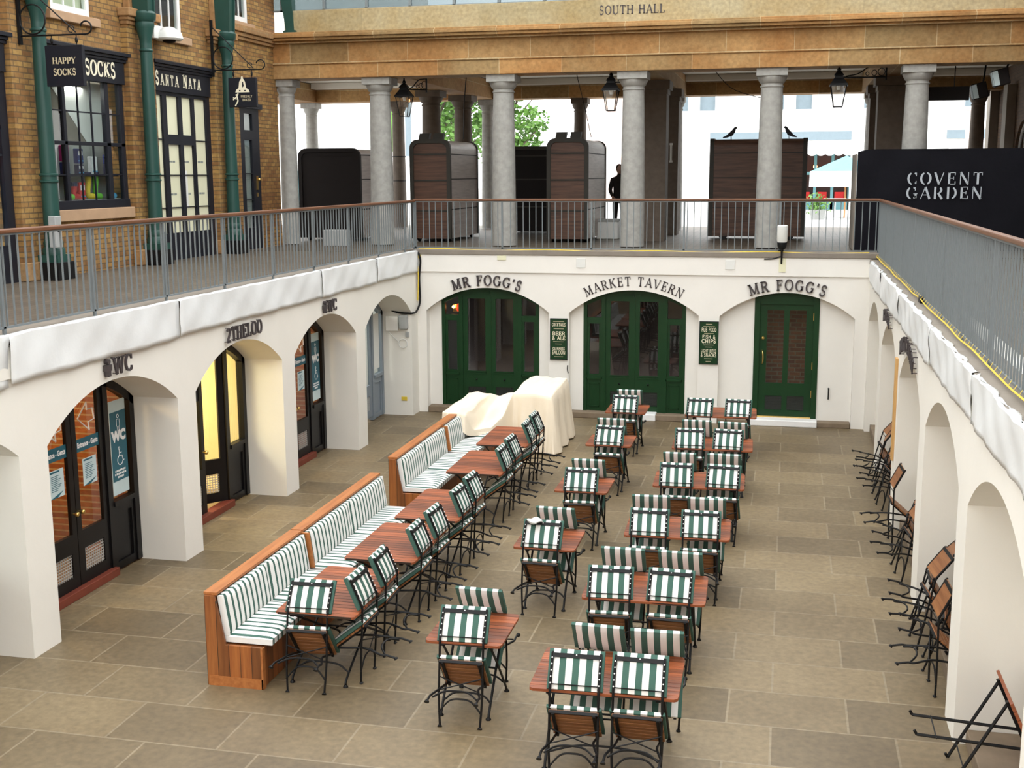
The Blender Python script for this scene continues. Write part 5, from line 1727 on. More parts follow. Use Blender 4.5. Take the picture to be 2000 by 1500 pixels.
# ================================================================== HANGING SIGNS
def hanging(y, zb, L, label_b, label_s, content, w_=0.62, h_=0.82, drop=0.26, out=0.48):
    X0 = XF + 0.12
    t = thing('sign_bracket', label_b, 'bracket', (X0, y, zb))
    MB().box(X0, X0 + 0.04, y - 0.03, y + 0.03, zb - 0.12, zb + 0.95).build('wall_plate', 'iron', t, world=True)
    b = MB(); b.tube([(X0, y, zb), (X0 + L, y, zb)], 0.014, 6)
    b.tube([(X0, y, zb + 0.85), (X0 + L * 0.85, y, zb + 0.03)], 0.010, 6)
    b.build('arm', 'iron', t, world=True)
    b = MB(); b.tube([(X0 + 0.24 + 0.21 * math.cos(q), y, zb + 0.23 + 0.21 * math.sin(q)) for q in [i * PI / 12 for i in range(24)]], 0.012, 6, True)
    b.build('ring', 'iron', t, world=True)
    b = MB(); b.tube([(X0 + L + 0.09 * math.sin(q), y, zb + 0.09 - 0.09 * math.cos(q)) for q in [i * PI / 12 for i in range(18)]], 0.012, 6)
    b.tube([(X0 + L * 0.78 + 0.05 * math.cos(q), y, zb + 0.08 + 0.05 * math.sin(q)) for q in [i * PI / 8 for i in range(14)]], 0.008, 5)
    b.build('scroll', 'iron', t, world=True)
    xc = X0 + out
    s = thing('hanging_sign', label_s, 'sign', (xc, y, zb - drop - h_))
    MB().box(xc - w_ / 2, xc + w_ / 2, y - 0.035, y + 0.035, zb - drop - h_, zb - drop).build('panel', 'navy_paint', s, world=True, bevel=0.008)
    b = MB()
    for e in (-1, 1):
        b.tube([(xc + e * w_ * 0.33, y, zb - drop), (xc + e * w_ * 0.33, y, zb)], 0.008, 5)
        b.ball((xc + e * w_ * 0.33, y, zb - drop + 0.07), (0.022, 0.022, 0.045))
    b.build('hanger', 'iron', s, world=True)
    content(s, xc, y - 0.036, zb - drop - h_ / 2, w_, h_)
def happy(s, xc, y, zc, w_, h_):
    for txt, dz in (('HAPPY', 0.025), ('SOCKS', -0.135)):
        merge(lettering(txt, 0.095, 0.010, flat_place((xc, y, zc + dz), Bx, Bz, Bn), BOLDS, 0.004, 0.88)).build('lettering', 'letter_gold', s, world=True)
def bell(s, xc, y, zc, w_, h_):
    f = lambda a, q, d: (xc + a, y - d, zc + q)
    b = MB()
    b.prism([(-0.15, 0.0), (0.15, 0.0), (0.13, 0.05), (0.08, 0.08), (0.06, 0.2), (0.03, 0.25), (-0.03, 0.25), (-0.06, 0.2), (-0.08, 0.08), (-0.13, 0.05)], f, 0, 0.004)
    b.prism([(-0.022, 0.25), (0.022, 0.25), (0.015, 0.30), (-0.015, 0.30)], f, 0, 0.004)
    b.build('bell_emblem', 'letter_cream', s, world=True)
    b = MB(); b.prism([(0.0, 0.09), (0.035, 0.12), (0.02, 0.2), (0.0, 0.2)], f, 0.004, 0.006); b.prism([(-0.07, 0.02), (-0.04, 0.02), (-0.04, 0.045), (-0.07, 0.045)], f, 0.004, 0.006); b.prism([(0.04, 0.02), (0.07, 0.02), (0.07, 0.045), (0.04, 0.045)], f, 0.004, 0.006)
    b.build('emblem_detail', 'navy_paint', s, world=True)
    b = MB()
    b.tube([(xc - 0.09, y - 0.004, zc - 0.01), (xc - 0.12, y - 0.004, zc - 0.08), (xc - 0.20, y - 0.004, zc - 0.14)], 0.012, 5)
    b.tube([(xc - 0.12, y - 0.004, zc - 0.08), (xc - 0.10, y - 0.004, zc - 0.16), (xc - 0.16, y - 0.004, zc - 0.26)], 0.014, 5)
    b.tube([(xc - 0.20, y - 0.004, zc - 0.10), (xc - 0.13, y - 0.004, zc - 0.13)], 0.010, 5)
    b.ball((xc - 0.13, y - 0.004, zc - 0.05), (0.02, 0.006, 0.02))
    b.build('small_emblem', 'letter_cream', s, world=True)
    for txt, dz in (('FRESHLY', -0.10), ('BAKED', -0.165)):
        mb = merge(lettering(txt, 0.045, 0.008, flat_place((xc + 0.08, y, zc + dz), Bx, Bz, Bn), BOLD, 0.004, 0.8))
        mb.build('lettering', 'letter_gold', s, world=True)
hanging(16.03, 6.83, 1.10, 'black scrolled iron bracket holding the lettered square sign of the sock shop', 'black square hanging sign with two lines of gold letters', happy, 0.61, 0.58, 0.15, 0.735)
hanging(22.12, 6.83, 1.02, 'black scrolled iron bracket beside the third green iron column', 'black square hanging sign with a cream bell emblem', bell, 0.58, 0.56, 0.15, 0.64)

# ================================================================== STONE COLUMNS
def column_mesh(t, R, h, mat, square=False):
    b = MB()
    if square:
        b.box(-R, R, -R, R, 0, h - 0.30)
    else:
        prof = [(R * (1 - 0.16 * max(0, (i / 14)) ** 1.6), 0.02 + (h - 0.32) * i / 14) for i in range(15)]
        b.lathe(prof, n=36)
    b.build('shaft', mat, t, smooth=not square)
    r = R if square else R * 0.84
    b = MB()
    if square:
        b.box(-r * 1.08, r * 1.08, -r * 1.08, r * 1.08, h - 0.31, h - 0.2); b.box(-r * 1.25, r * 1.25, -r * 1.25, r * 1.25, h - 0.2, h)
        b.build('capital', mat, t, bevel=0.01)
    else:
        b.lathe([(r, h - 0.38), (r * 1.08, h - 0.365), (r * 1.08, h - 0.345), (r, h - 0.33), (r, h - 0.30), (r * 1.12, h - 0.285), (r * 1.32, h - 0.20), (r * 1.36, h - 0.17), (r * 1.36, h - 0.15)], n=36)
        b.build('capital', mat, t, smooth=True)
        b = MB(); q = r * 1.42; b.box(-q, q, -q, q, h - 0.155, h); b.build('abacus', mat, t, bevel=0.008)
HC = 6.90 - ZT
for k, x in enumerate((-8.87, -6.07, -3.26, -0.42, 2.42)):
    t = thing('stone_column', 'speckled grey granite column of the front row, ' + ['nearest the brick shops, left of a boxy cabin', 'second from the left, in front of a dark cabin gap', 'middle of the five, beside the dark piers', 'fourth from the left, in front of the wide plank cabin', 'rightmost, rising behind the black hoarding'][k], 'column', (x, 25.68, ZT), 0, 'front granite columns')
    column_mesh(t, 0.262, HC, 'granite')
t = thing('stone_pilaster', 'grey stone half column against the end of the brick shops', 'column', (-11.05, 25.62, ZT))
column_mesh(t, 0.20, HC, 'granite')
FX = (-13.9, -11.2, -8.5, -5.82, -3.12, -0.52, 2.1, 4.75)
for k, x in enumerate(FX):
    t = thing('stone_column', 'slimmer stone column of the far row, ' + ['farthest left, above the black cabin', 'second from the left, behind the first lantern, banded by dark straps', 'third from the left', 'beside the tree', 'behind the middle cabin roof', 'partly behind the dark piers', 'right of the wide plank cabin, beyond the lantern on its long arm', 'near the right-hand brick wall'][k], 'column', (x, 34.0, ZT), 0, 'far stone columns')
    column_mesh(t, 0.20, HC, 'granite_shaded' if k % 2 else 'granite')
b = MB()
for z in (4.62, 5.32): b.lathe([(0.203, z), (0.203, z + 0.025)], (-11.2, 34.0, 0), 24)
tag(b.build('strap', 'iron'), 'pair of dark straps round a far stone column behind the first lantern', 'strap')
for k, (x, y, sq) in enumerate(((-8.98, 29.95, False), (-8.70, 32.0, False), (-3.10, 28.3, True), (-3.08, 31.2, True), (2.15, 28.6, True), (2.15, 31.4, True))):
    t = thing('stone_pier', 'dark shaded ' + ['round column inside the portico behind the left cabin', 'round column inside the portico, second behind the left cabin', 'square pier close behind the middle granite column', 'square pier farther back, with a small white tube light', 'square pier behind the rightmost granite column', 'square pier farther back behind the rightmost granite column'][k], 'pier', (x, y, ZT), 0, 'inner piers of the portico')
    column_mesh(t, 0.27 if not sq else 0.30, HC, 'granite_shaded', sq)
t = thing('tube_light', 'short white tube light on a dark inner pier', 'light', (-2.95, 30.86, 5.1))
b = MB(); b.tube([(-2.95, 30.86, 5.12), (-2.95, 30.86, 5.52)], 0.03, 8); b.build('tube', 'plastic_white', t, world=True, smooth=True)
b = MB(); b.box(-2.99, -2.91, 30.84, 30.90, 5.08, 5.13); b.box(-2.99, -2.91, 30.84, 30.90, 5.51, 5.56); b.build('end_cap', 'plastic_white', t, world=True)

# carved lettering of the parapet
sign('carved_lettering', 'dark capital letters on the pale stone parapet above the columns', 'sign', lettering('SOUTH HALL', 0.175, 0.022, flat_place((-3.27, YE - 0.021, 8.03), Bx, Bz, Bn), SERIF, 0.006, 0.86), 'letter_dark')

# ================================================================== LANTERNS
def lantern(x, y, zt, ang, L, label):
    t = thing('wall_lantern', label, 'lantern', (x, y, zt - 0.75), 0, 'street lanterns of the portico')
    c = 4
    def sq(mb, prof):
        for (r0, h0), (r1, h1) in zip(prof, prof[1:]):
            mb.add([(x + r0 * sx, y + r0 * sy, h0) for sx, sy in ((-1, -1), (1, -1), (1, 1), (-1, 1))] + [(x + r1 * sx, y + r1 * sy, h1) for sx, sy in ((-1, -1), (1, -1), (1, 1), (-1, 1))],
                   [(0, 3, 2, 1), (4, 5, 6, 7), (0, 1, 5, 4), (1, 2, 6, 5), (2, 3, 7, 6), (3, 0, 4, 7)])
    b = MB(); sq(b, [(0.185, zt - 0.32), (0.165, zt - 0.28), (0.09, zt - 0.17), (0.075, zt - 0.12)]); sq(b, [(0.10, zt - 0.12), (0.075, zt - 0.08), (0.035, zt - 0.03)])
    b.lathe([(0.03, zt - 0.03), (0.045, zt), (0.02, zt + 0.04), (0.012, zt + 0.1), (0.002, zt + 0.13)], (x, y, 0), 8)
    b.build('roof', 'iron', t, world=True)
    b = MB()
    for sx, sy in ((-1, -1), (1, -1), (1, 1), (-1, 1)):
        b.tube([(x + 0.155 * sx, y + 0.155 * sy, zt - 0.31), (x + 0.085 * sx, y + 0.085 * sy, zt - 0.74)], 0.010, 5)
    for r, z in ((0.085, zt - 0.74), (0.157, zt - 0.315)):
        b.tube([(x + r * sx, y + r * sy, z) for sx, sy in ((-1, -1), (1, -1), (1, 1), (-1, 1))], 0.010, 5, True)
    b.build('frame', 'iron', t, world=True)
    b = MB(); sq(b, [(0.083, zt - 0.73), (0.150, zt - 0.32)])
    b.build('glass', 'lantern_glass', t, world=True)
    b = MB(); b.lathe([(0.03, zt - 0.40), (0.04, zt - 0.33), (0.03, zt - 0.30)], (x, y, 0), 8); b.build('burner', 'plastic_white', t, world=True)
    dx, dy = math.cos(ang), math.sin(ang)
    b = MB()
    b.tube([(x + dx * 0.08, y + dy * 0.08, zt - 0.15), (x + dx * L * 0.5, y + dy * L * 0.5, zt - 0.15), (x + dx * L, y + dy * L, zt - 0.14)], 0.016, 6)
    b.tube(bez([(x + dx * 0.15, y + dy * 0.15, zt - 0.13), (x + dx * L * 0.4, y + dy * L * 0.4, zt - 0.08), (x + dx * L * 0.65, y + dy * L * 0.65, zt + 0.06), (x + dx * L, y + dy * L, zt + 0.10)], 5), 0.012, 6)
    for q in range(3):
        cx = L * (0.6 + q * 0.15); r = 0.035 + 0.02 * q
        b.tube([(x + dx * (cx + r * math.cos(a)), y + dy * (cx + r * math.cos(a)), zt - 0.08 + q * 0.02 + r * math.sin(a)) for a in [i * PI / 6 for i in range(12)]], 0.008, 5, True)
    b.tube([(x + dx * L, y + dy * L, zt - 0.2), (x + dx * L, y + dy * L, zt + 0.13)], 0.02, 6)
    b.build('arm', 'iron', t, world=True)
lantern(-8.38, 25.9, 6.82, 0.9, 0.6, 'black glazed lantern hung just right of the leftmost granite column')
lantern(-3.75, 25.75, 6.86, 0.2, 0.42, 'black glazed lantern hung just left of the middle granite column')
lantern(0.90, 25.75, 6.86, 0.35, 1.0, 'black glazed lantern on a long scrolled arm, near the rightmost granite column')

# ================================================================== CABINS ON THE TERRACE
def cabin(label, x, y, w_, d_, h, rz, mats, lights=True, group=None):
    """street-trader cabin: rounded-top frame at both ends (across x), planked sides running along y"""
    t = thing('market_cabin', label, 'cabin', (x, y, ZT), rz, 'timber market cabins')
    R = 0.20
    def prof(inset):
        hw = w_ / 2 - inset; hh = h - inset; r = R - inset * 0.6
        p = [(-hw, 0.08), (-hw, hh - r)]
        p += [(-hw + r - r * math.cos(a), hh - r + r * math.sin(a)) for a in [PI / 2 * i / 8 for i in range(1, 9)]]
        p += [(hw - r + r * math.sin(a), hh - r + r * math.cos(a)) for a in [PI / 2 * i / 8 for i in range(0, 9)]]
        p += [(hw, 0.08)]
        return p
    f = lambda a, q, d: (a, d, q)
    o, i_ = prof(0), prof(0.09)
    for ya, yb in ((0.0, 0.10), (d_ - 0.10, d_)):
        b = MB()
        for k in range(len(o) - 1):
            b.prism([o[k], o[k + 1], i_[k + 1], i_[k]], f, ya, yb)
        b.build('end_frame', mats[1], t)
    b = MB(); b.prism(prof(0.085), f, 0.04, 0.07); ep = b.build('end_panel', mats[0], t)
    for z in (0.72, 1.42, 2.02):
        MB().box(-w_ / 2 + 0.09, w_ / 2 - 0.09, 0.028, 0.045, z - 0.018, z + 0.018).build('panel_batten', mats[1], ep)
    b = MB(); b.prism(prof(0.02), f, 0.10, d_ - 0.10); b.build('body', mats[2], t, bevel=0.0)
    b = MB()
    for s in (-1, 1):
        for z in (0.75, 1.45, 2.02): b.box(s * (w_ / 2 - 0.02) - 0.008, s * (w_ / 2 - 0.02) + 0.008, 0.1, d_ - 0.1, z - 0.012, z + 0.012)
    b.build('side_batten', mats[1], t)
    for s in (-1, 1):
        for yy in (0.35, d_ - 0.35): MB().lathe([(0.10, -0.03), (0.10, 0.03)], (s * (w_ / 2 - 0.1), yy, 0.10), 12, 'X').build('wheel', 'iron', t)
    if lights:
        for e in (-0.18, 0.16): MB().prism([(e - 0.13, h - 0.01), (e + 0.11, h - 0.01), (e + 0.14, h + 0.14), (e - 0.10, h + 0.14)], f, 0.15, 0.3).build('roof_lamp', 'kiosk_frame', t)
    return t
cabin('black end-on market cabin, leftmost, beside the end of the brick shops', -10.64, 27.0, 1.56, 2.2, 2.18, 0, ('kiosk_dark', 'kiosk_dark', 'kiosk_side'), False)
cabin('brown rounded market cabin just right of the leftmost granite column', -8.15, 27.0, 0.98, 2.6, 2.36, 0, ('kiosk_board', 'kiosk_frame', 'kiosk_side'))
cabin('brown rounded market cabin between the second and middle granite columns', -4.95, 27.2, 0.96, 2.8, 2.36, 0, ('kiosk_board', 'kiosk_frame', 'kiosk_side'))
cabin('dark cabin seen end-on in the gap behind the second granite column', -6.35, 30.6, 1.75, 2.0, 2.26, 0, ('kiosk_dark', 'kiosk_frame', 'kiosk_dark'), False)
cabin('wide brown plank cabin seen side-on behind the fourth granite column', 0.40 - 0.02, 29.4, 0.98, 2.24, 2.36, PI / 2, ('kiosk_board', 'kiosk_frame', 'kiosk_board_y'), False)

# birds on the wide cabin
def bird(x, y, z, rz, label):
    t = thing('bird', label, 'bird', (x, y, z), rz, 'birds on the cabin roof')
    b = MB()
    b.tube([(-0.20, 0, 0.04), (-0.10, 0, 0.07), (0.0, 0, 0.13), (0.06, 0, 0.20), (0.09, 0, 0.26), (0.12, 0, 0.275), (0.155, 0, 0.265)], [0.012, 0.03, 0.055, 0.045, 0.032, 0.03, 0.006], 10, r2=None)
    b.tube([(0.0, 0.02, 0.09), (0.005, 0.02, 0.0)], 0.006, 5); b.tube([(0.0, -0.02, 0.09), (0.005, -0.02, 0.0)], 0.006, 5)
    b.build('body', 'feather', t, smooth=True)
bird(-1.42, 29.9, ZT + 2.36, 0.3, 'small dark bird perched on the wide cabin roof, left of the fourth granite column')
bird(-0.05, 29.9, ZT + 2.36, 2.6, 'small dark bird perched on the wide cabin roof, right of the fourth granite column')

# black hoarding
t = thing('hoarding', 'long black fabric hoarding with pale stencil letters behind the right railing', 'hoarding', (3.6, 25.0, ZT))
b = MB()
rows = []
for i in range(45):
    x = 1.30 + 3.68 * i / 44
    row = []
    for j in range(14):
        z = ZT + 0.02 + (5.235 - 0.05 * min(1, max(0, (1.6 - x) / 0.3)) ** 2 - ZT) * j / 13
        row.append((x, 25.0 + 0.012 * math.sin(x * 3 + z * 2.3) + 0.008 * math.sin(x * 7.1 - z * 5) * (1 if x < 2.4 else 0.5), z))
    rows.append(row)
b.grid(rows)
b.grid([[(x_, 25.0, 5.235 - 0.05 * min(1, max(0, (1.6 - x_) / 0.3)) ** 2), (x_, 25.25, 5.235 - 0.05 * min(1, max(0, (1.6 - x_) / 0.3)) ** 2)] for x_ in [1.30 + 3.68 * i / 44 for i in range(45)]])
o = b.build('fabric', 'hoarding', t, world=True, smooth=True)
MB().box(1.262, 1.298, 25.0, 26.4, ZT + 0.01, 5.17).build('side_board', 'coping', t, world=True, bevel=0.02)
for txt, z in (('COVENT', 4.565), ('GARDEN', 4.285)):
    for c, mb in lettering(txt, 0.235, 0.048, flat_place((2.955, 24.955, z), Bx, Bz, Bn), STEN, 0.006, 1.0):
        mb.build('letter', 'hoard_letter', t, world=True)
b = MB()
for x in (1.45, 3.2, 4.88): b.box(x, x + 0.06, 25.06, 25.12, ZT, 5.2)
b.build('post', 'kiosk_dark', t, world=True)

# things hung under the portico on the right
t = thing('hanging_banner', 'black banner on two rods under the portico, right of the rightmost column', 'banner', (2.95, 27.0, 6.3))
MB().box(2.50, 3.58, 26.97, 27.03, 6.28, 6.56).build('panel', 'kiosk_dark', t, world=True)
b = MB(); b.tube([(2.62, 27, 6.55), (2.62, 27, 7.43)], 0.012, 5); b.tube([(3.28, 27, 6.55), (3.28, 27, 7.43)], 0.012, 5); b.build('rod', 'iron', t, world=True)
def flood(x, y, z, zc, label):
    t = thing('floodlight', label, 'light', (x, y, z))
    b = MB(); b.x = Matrix.Translation((x, y, z)) @ Matrix.Rotation(math.radians(-14), 4, 'Y')
    b.box(0, 0.30, -0.12, 0.12, -0.15, 0.17); b.build('housing', 'kiosk_dark', t, world=True, bevel=0.015)
    b = MB(); b.x = Matrix.Translation((x, y, z)) @ Matrix.Rotation(math.radians(-14), 4, 'Y')
    b.box(-0.015, -0.002, -0.10, 0.10, -0.12, 0.14); b.box(0.0, 0.10, -0.128, -0.121, -0.13, 0.15); b.build('lens', 'poster_pale', t, world=True)
    b = MB(); b.tube([(x + 0.2, y, z + 0.1), (x + 0.28, y, zc)], 0.02, 6); b.build('bracket', 'iron', t, world=True)
flood(3.66, 27.2, 6.43, 7.43, 'black floodlight with a pale lens, left one of two at the top right')
flood(3.86, 25.9, 6.60, 6.92, 'black floodlight with a pale lens, right one of two at the top right')
# hanging wires
b = MB(); b.tube(bez([(-4.6, 26.2, 7.1), (-4.55, 26.3, 6.8), (-4.45, 26.5, 6.3), (-4.4, 27.2, 5.62)], 5), 0.008, 5)
tag(b.build('hanging_wire', 'iron'), 'thin black wire dropping to the middle cabin roof', 'wire')
b = MB(); b.tube(bez([(-1.75, 26.2, 7.1), (-1.3, 26.4, 6.6), (-0.75, 26.6, 6.4), (-0.6, 26.8, 6.35), (-0.62, 26.9, 5.7)], 5), 0.008, 5)
tag(b.build('hanging_wire', 'iron'), 'thin black wire looping behind the fourth granite column', 'wire')
b = MB(); b.tube([(-7.32, 27.4, 7.43), (-7.42, 27.4, 6.4), (-7.44, 27.4, 5.62)], 0.012, 5)
tag(b.build('hanging_wire', 'iron'), 'thin black wire dropping to the left brown cabin', 'wire')

# person behind the middle cabin
def skin_obj(name, mat, verts, edges, radii, parent, sub=2):
    me = bpy.data.meshes.new(name); me.from_pydata(verts, edges, []); me.update()
    o = bpy.data.objects.new(name, me); C.objects.link(o); o.parent = parent
    sm = o.modifiers.new('skin', 'SKIN'); sm.use_smooth_shade = True
    sv = me.skin_vertices[0] if me.skin_vertices else None
    if sv is None:
        bpy.context.view_layer.update()
        sv = me.skin_vertices[0]
    for i, r in enumerate(radii):
        sv.data[i].radius = (r, r) if not isinstance(r, tuple) else r
        sv.data[i].use_root = (i == 0)
    ss = o.modifiers.new('sub', 'SUBSURF'); ss.levels = sub; ss.render_levels = sub
    me.materials.append(M[mat])
    return o
t = thing('person', 'person in dark clothes standing between the middle cabin and the granite column', 'person', (-4.28, 31.0, ZT), 0.3)
V = [(0, 0, 0.95), (0, 0, 1.12), (0, 0, 1.30), (0, 0.0, 1.43), (0, 0, 1.50), (0, -0.01, 1.58),
     (0.17, 0, 1.40), (0.24, -0.02, 1.15), (0.20, -0.16, 0.98), (-0.17, 0, 1.40), (-0.24, -0.02, 1.15), (-0.20, -0.16, 0.98),
     (0.09, 0, 0.88), (0.10, -0.01, 0.50), (0.11, 0.02, 0.09), (0.11, -0.13, 0.05), (-0.09, 0, 0.88), (-0.10, -0.01, 0.50), (-0.11, 0.02, 0.09), (-0.11, -0.13, 0.05)]
E_ = [(0, 1), (1, 2), (2, 3), (3, 4), (4, 5), (3, 6), (6, 7), (7, 8), (3, 9), (9, 10), (10, 11), (0, 12), (12, 13), (13, 14), (14, 15), (0, 16), (16, 17), (17, 18), (18, 19)]
Rr = [(0.17, 0.12), (0.155, 0.11), (0.18, 0.12), (0.13, 0.10), 0.06, 0.055, 0.075, 0.055, 0.04, 0.075, 0.055, 0.04, 0.095, 0.07, 0.045, 0.04, 0.095, 0.07, 0.045, 0.04]
skin_obj('body', 'dark_cloth', V, E_, Rr, t)
b = MB(); b.ball((0, -0.02, 1.665), (0.078, 0.095, 0.115), 16, 12); b.ball((0, -0.118, 1.66), (0.016, 0.022, 0.022)); b.ball((0.08, 0, 1.66), (0.012, 0.022, 0.032)); b.ball((-0.08, 0, 1.66), (0.012, 0.022, 0.032)); b.lathe([(0.05, 1.48), (0.05, 1.6)], (0, 0, 0), 12)
b.build('head', 'skin', t, smooth=True)
b = MB(); b.ball((0, 0.015, 1.70), (0.088, 0.10, 0.105), 16, 12); b.build('hair', 'hair', t, smooth=True)
for s in (-1, 1):
    b = MB(); c0 = (s * 0.19, -0.19, 0.95)
    b.ball(c0, (0.035, 0.02, 0.045))
    for k in range(4): b.tube([(c0[0] - 0.027 + k * 0.018, c0[1] - 0.005, c0[2] - 0.035), (c0[0] - 0.027 + k * 0.018, c0[1] - 0.015, c0[2] - 0.075), (c0[0] - 0.027 + k * 0.018, c0[1] - 0.005, c0[2] - 0.10 + abs(k - 1.5) * 0.008)], 0.0085, 6)
    b.tube([(c0[0] - s * 0.03, c0[1] - 0.01, c0[2] + 0.01), (c0[0] - s * 0.055, c0[1] - 0.03, c0[2] - 0.03)], 0.009, 6)
    b.build('hand', 'skin', t, smooth=True)
t = thing('crate_stack', 'pale crate on the terrace beside the person, seen through the back railing', 'crate', (-4.25, 29.0, ZT))
MB().box(-4.52, -4.0, 28.8, 29.2, ZT, ZT + 0.42).build('crate', 'plastic_white', t, world=True, bevel=0.02)
MB().box(-4.54, -3.98, 28.78, 29.22, ZT + 0.42, ZT + 0.48).build('lid', 'plastic_grey', t, world=True, bevel=0.01)
t = thing('litter_bin', 'low white box on the left terrace behind the railing corner', 'box', (-9.6, 25.2, ZT))
MB().box(-10.05, -9.5, 25.0, 25.3, ZT, ZT + 0.36).build('case', 'plastic_grey', t, world=True, bevel=0.02)
# ================================================================== DUST SHEET
def smooth(a, b, x):
    t = max(0.0, min(1.0, (x - a) / (b - a)))
    return t * t * (3 - 2 * t)
def dust_h(x, y):
    # tall crate on the right, low bench end on the left, sagging span between
    def bx(x0, x1, y0, y1, h, ex, ey):
        return h * smooth(x0 - ex, x0, x) * (1 - smooth(x1, x1 + ex, x)) * smooth(y0 - ey, y0, y) * (1 - smooth(y1, y1 + ey, y))
    return max(bx(-4.62, -3.95, 20.15, 21.55, 1.06 + 0.03 * (y - 20.8), 0.12, 0.14), 0)
t = thing('dust_sheet', 'cream dust sheet draped over a tall block and the far end of the striped bench', 'dust sheet', (-4.6, 20.6, 0))
# control profile: for each x the ridge heights and the front and back hems
xs = [-5.46, -5.36, -5.20, -5.09, -4.98, -4.80, -4.70, -4.60, -4.3, -4.0, -3.90]
zr = [0.955, 0.975, 0.965, 0.93, 0.86, 0.86, 0.95, 1.085, 1.09, 1.075, 1.07]
yf = [18.62, 18.58, 18.60, 18.66, 18.85, 19.25, 19.65, 20.10, 20.05, 20.0, 19.98]          # where the top breaks to the front drop
zf = [0.95, 0.96, 0.955, 0.905, 0.61, 0.57, 0.68, 1.03, 1.04, 1.03, 1.02]
yb = [20.3, 20.35, 20.4, 20.5, 20.7, 21.1, 21.4, 21.55, 21.55, 21.55, 21.5]
hem = [0.55, 0.64, 0.66, 0.62, 0.52, 0.46, 0.18, 0.02, 0.02, 0.02, 0.02]
def lerp_tab(tab, x):
    for i in range(len(xs) - 1):
        if x <= xs[i + 1]:
            u = (x - xs[i]) / (xs[i + 1] - xs[i])
            u = max(0, min(1, u)); u = u * u * (3 - 2 * u) * 0.6 + u * 0.4
            return tab[i] + (tab[i + 1] - tab[i]) * u
    return tab[-1]
rows = []
NX = 90
for i in range(NX + 1):
    x = xs[0] + (xs[-1] - xs[0]) * i / NX
    Z, Yf, Zf, Yb, Hm = (lerp_tab(a, x) for a in (zr, yf, zf, yb, hem))
    row = []
    fold = 0.042 * math.sin(x * 17) + 0.022 * math.sin(x * 41 + 1)
    for k in range(13):                                           # front drop, hem first
        u = k / 12
        s = (1 - u)
        row.append((x + 0.02 * s * math.sin(x * 23), Yf - 0.05 - 0.16 * s * (1 if x > -4.75 else 0.35) - fold * s, Hm + (Zf - Hm) * u + (0.01 * math.sin(x * 9 + u * 8))))
    for k in range(1, 25):                                        # top
        u = k / 24
        sag = -0.14 * math.sin(PI * u) * (1 if -5.08 < x < -4.68 else 0.0)
        wr = (0.022 * math.sin(u * 15 + 9 * (x + 4.95) ** 2) * smooth(-5.4, -5.2, x) * (1 - smooth(-4.8, -4.65, x)) * (1 - u)) + 0.010 * math.sin(x * 13 + u * 9) + 0.008 * math.sin(x * 31 - u * 4)
        row.append((x, Yf + (Yb - Yf) * u, Zf + (Z - Zf) * smooth(0, 0.75, u) + sag * 0.5 + wr))
    for k in range(1, 9):                                         # back drop
        u = k / 8
        row.append((x, Yb + 0.03 + 0.05 * u + fold * u, Z + (0.15 - Z) * u))
    rows.append(row)
# right-hand side hangs from the last column down to the floor
last = rows[-1]
for q in range(1, 11):
    u = q / 10
    row = []
    for (x, y, z) in last:
        zz = z * (1 - u) + 0.02 * u
        f_ = 0.035 * math.sin(y * 11 + 0.6) * u + 0.02 * math.sin(y * 23) * u
        row.append((x + 0.03 + 0.13 * u + f_, y + (y - 20.8) * 0.10 * u, zz))
    rows.append(row)
b = MB(); b.grid(rows)
o = b.build('cloth', 'canvas', t, world=True, smooth=True)
o.modifiers.new('thickness', 'SOLIDIFY').thickness = 0.004
sm = o.modifiers.new('soft', 'SUBSURF'); sm.levels = 1; sm.render_levels = 1
# ================================================================== FITTINGS ON THE BACK WALL
t = thing('security_camera', 'white cylindrical camera with black dome on a pole at the back railing', 'camera', (-0.1, YB - 0.13, 3.33))
b = MB(); b.lathe([(0.02, 3.85), (0.085, 3.845), (0.098, 3.83), (0.098, 3.56), (0.085, 3.535), (0.085, 3.53)][::-1], (-0.1, YB - 0.14, 0), 20); b.build('housing', 'plastic_white', t, world=True, smooth=True)
b = MB(); b.lathe([(0.085, 3.53), (0.09, 3.52), (0.082, 3.45), (0.055, 3.40), (0.03, 3.385)][::-1], (-0.1, YB - 0.14, 0), 20); b.build('dome', 'iron', t, world=True, smooth=True)
b = MB(); b.tube([(-0.1, YB - 0.14, 3.40), (-0.1, YB - 0.11, 3.28), (-0.1, YB - 0.04, 3.12)], 0.018, 8); b.box(-0.13, -0.07, YB - 0.10, YB - 0.02, 3.36, 3.40); b.build('bracket', 'iron', t, world=True)
b = MB(); b.tube(bez([(-0.12, YB - 0.06, 3.26), (-0.25, YB - 0.05, 3.215), (-0.42, YB - 0.045, 3.205)], 4), 0.012, 6); b.build('cable', 'iron', t, world=True)
b = MB(); b.box(-0.145, -0.02, YB - 0.045, YB - 0.034, 2.96, 3.24); b.build('stained_plate', 'cream_blind', t, world=True)
for x, lb in ((-3.92, 'white blank plate on the band between the left and middle arches'), (-1.05, 'white blank plate on the band left of the right-hand lettering')):
    tag(MB().box(x - 0.09, x + 0.09, YB - 0.05, YB - 0.034, 3.0, 3.18).build('blank_plate', 'plastic_white', bevel=0.004), lb, 'plate')
tag(MB().box(-5.60, -5.42, YB - 0.05, YB - 0.034, 3.13, 3.22).build('blank_plate', 'cream_blind', bevel=0.004), 'small stained plate high on the band over the left green doors', 'plate')
b = MB(); b.tube([(0.86, YB + 0.19, 0.52), (0.86, YB + 0.17, 0.55), (0.86, YB + 0.17, 0.72)], 0.012, 6); b.ball((0.86, YB + 0.17, 0.73), 0.018)
tag(b.build('wall_hook', 'iron'), 'small dark metal stay on the plaster right of the single green door', 'hook')
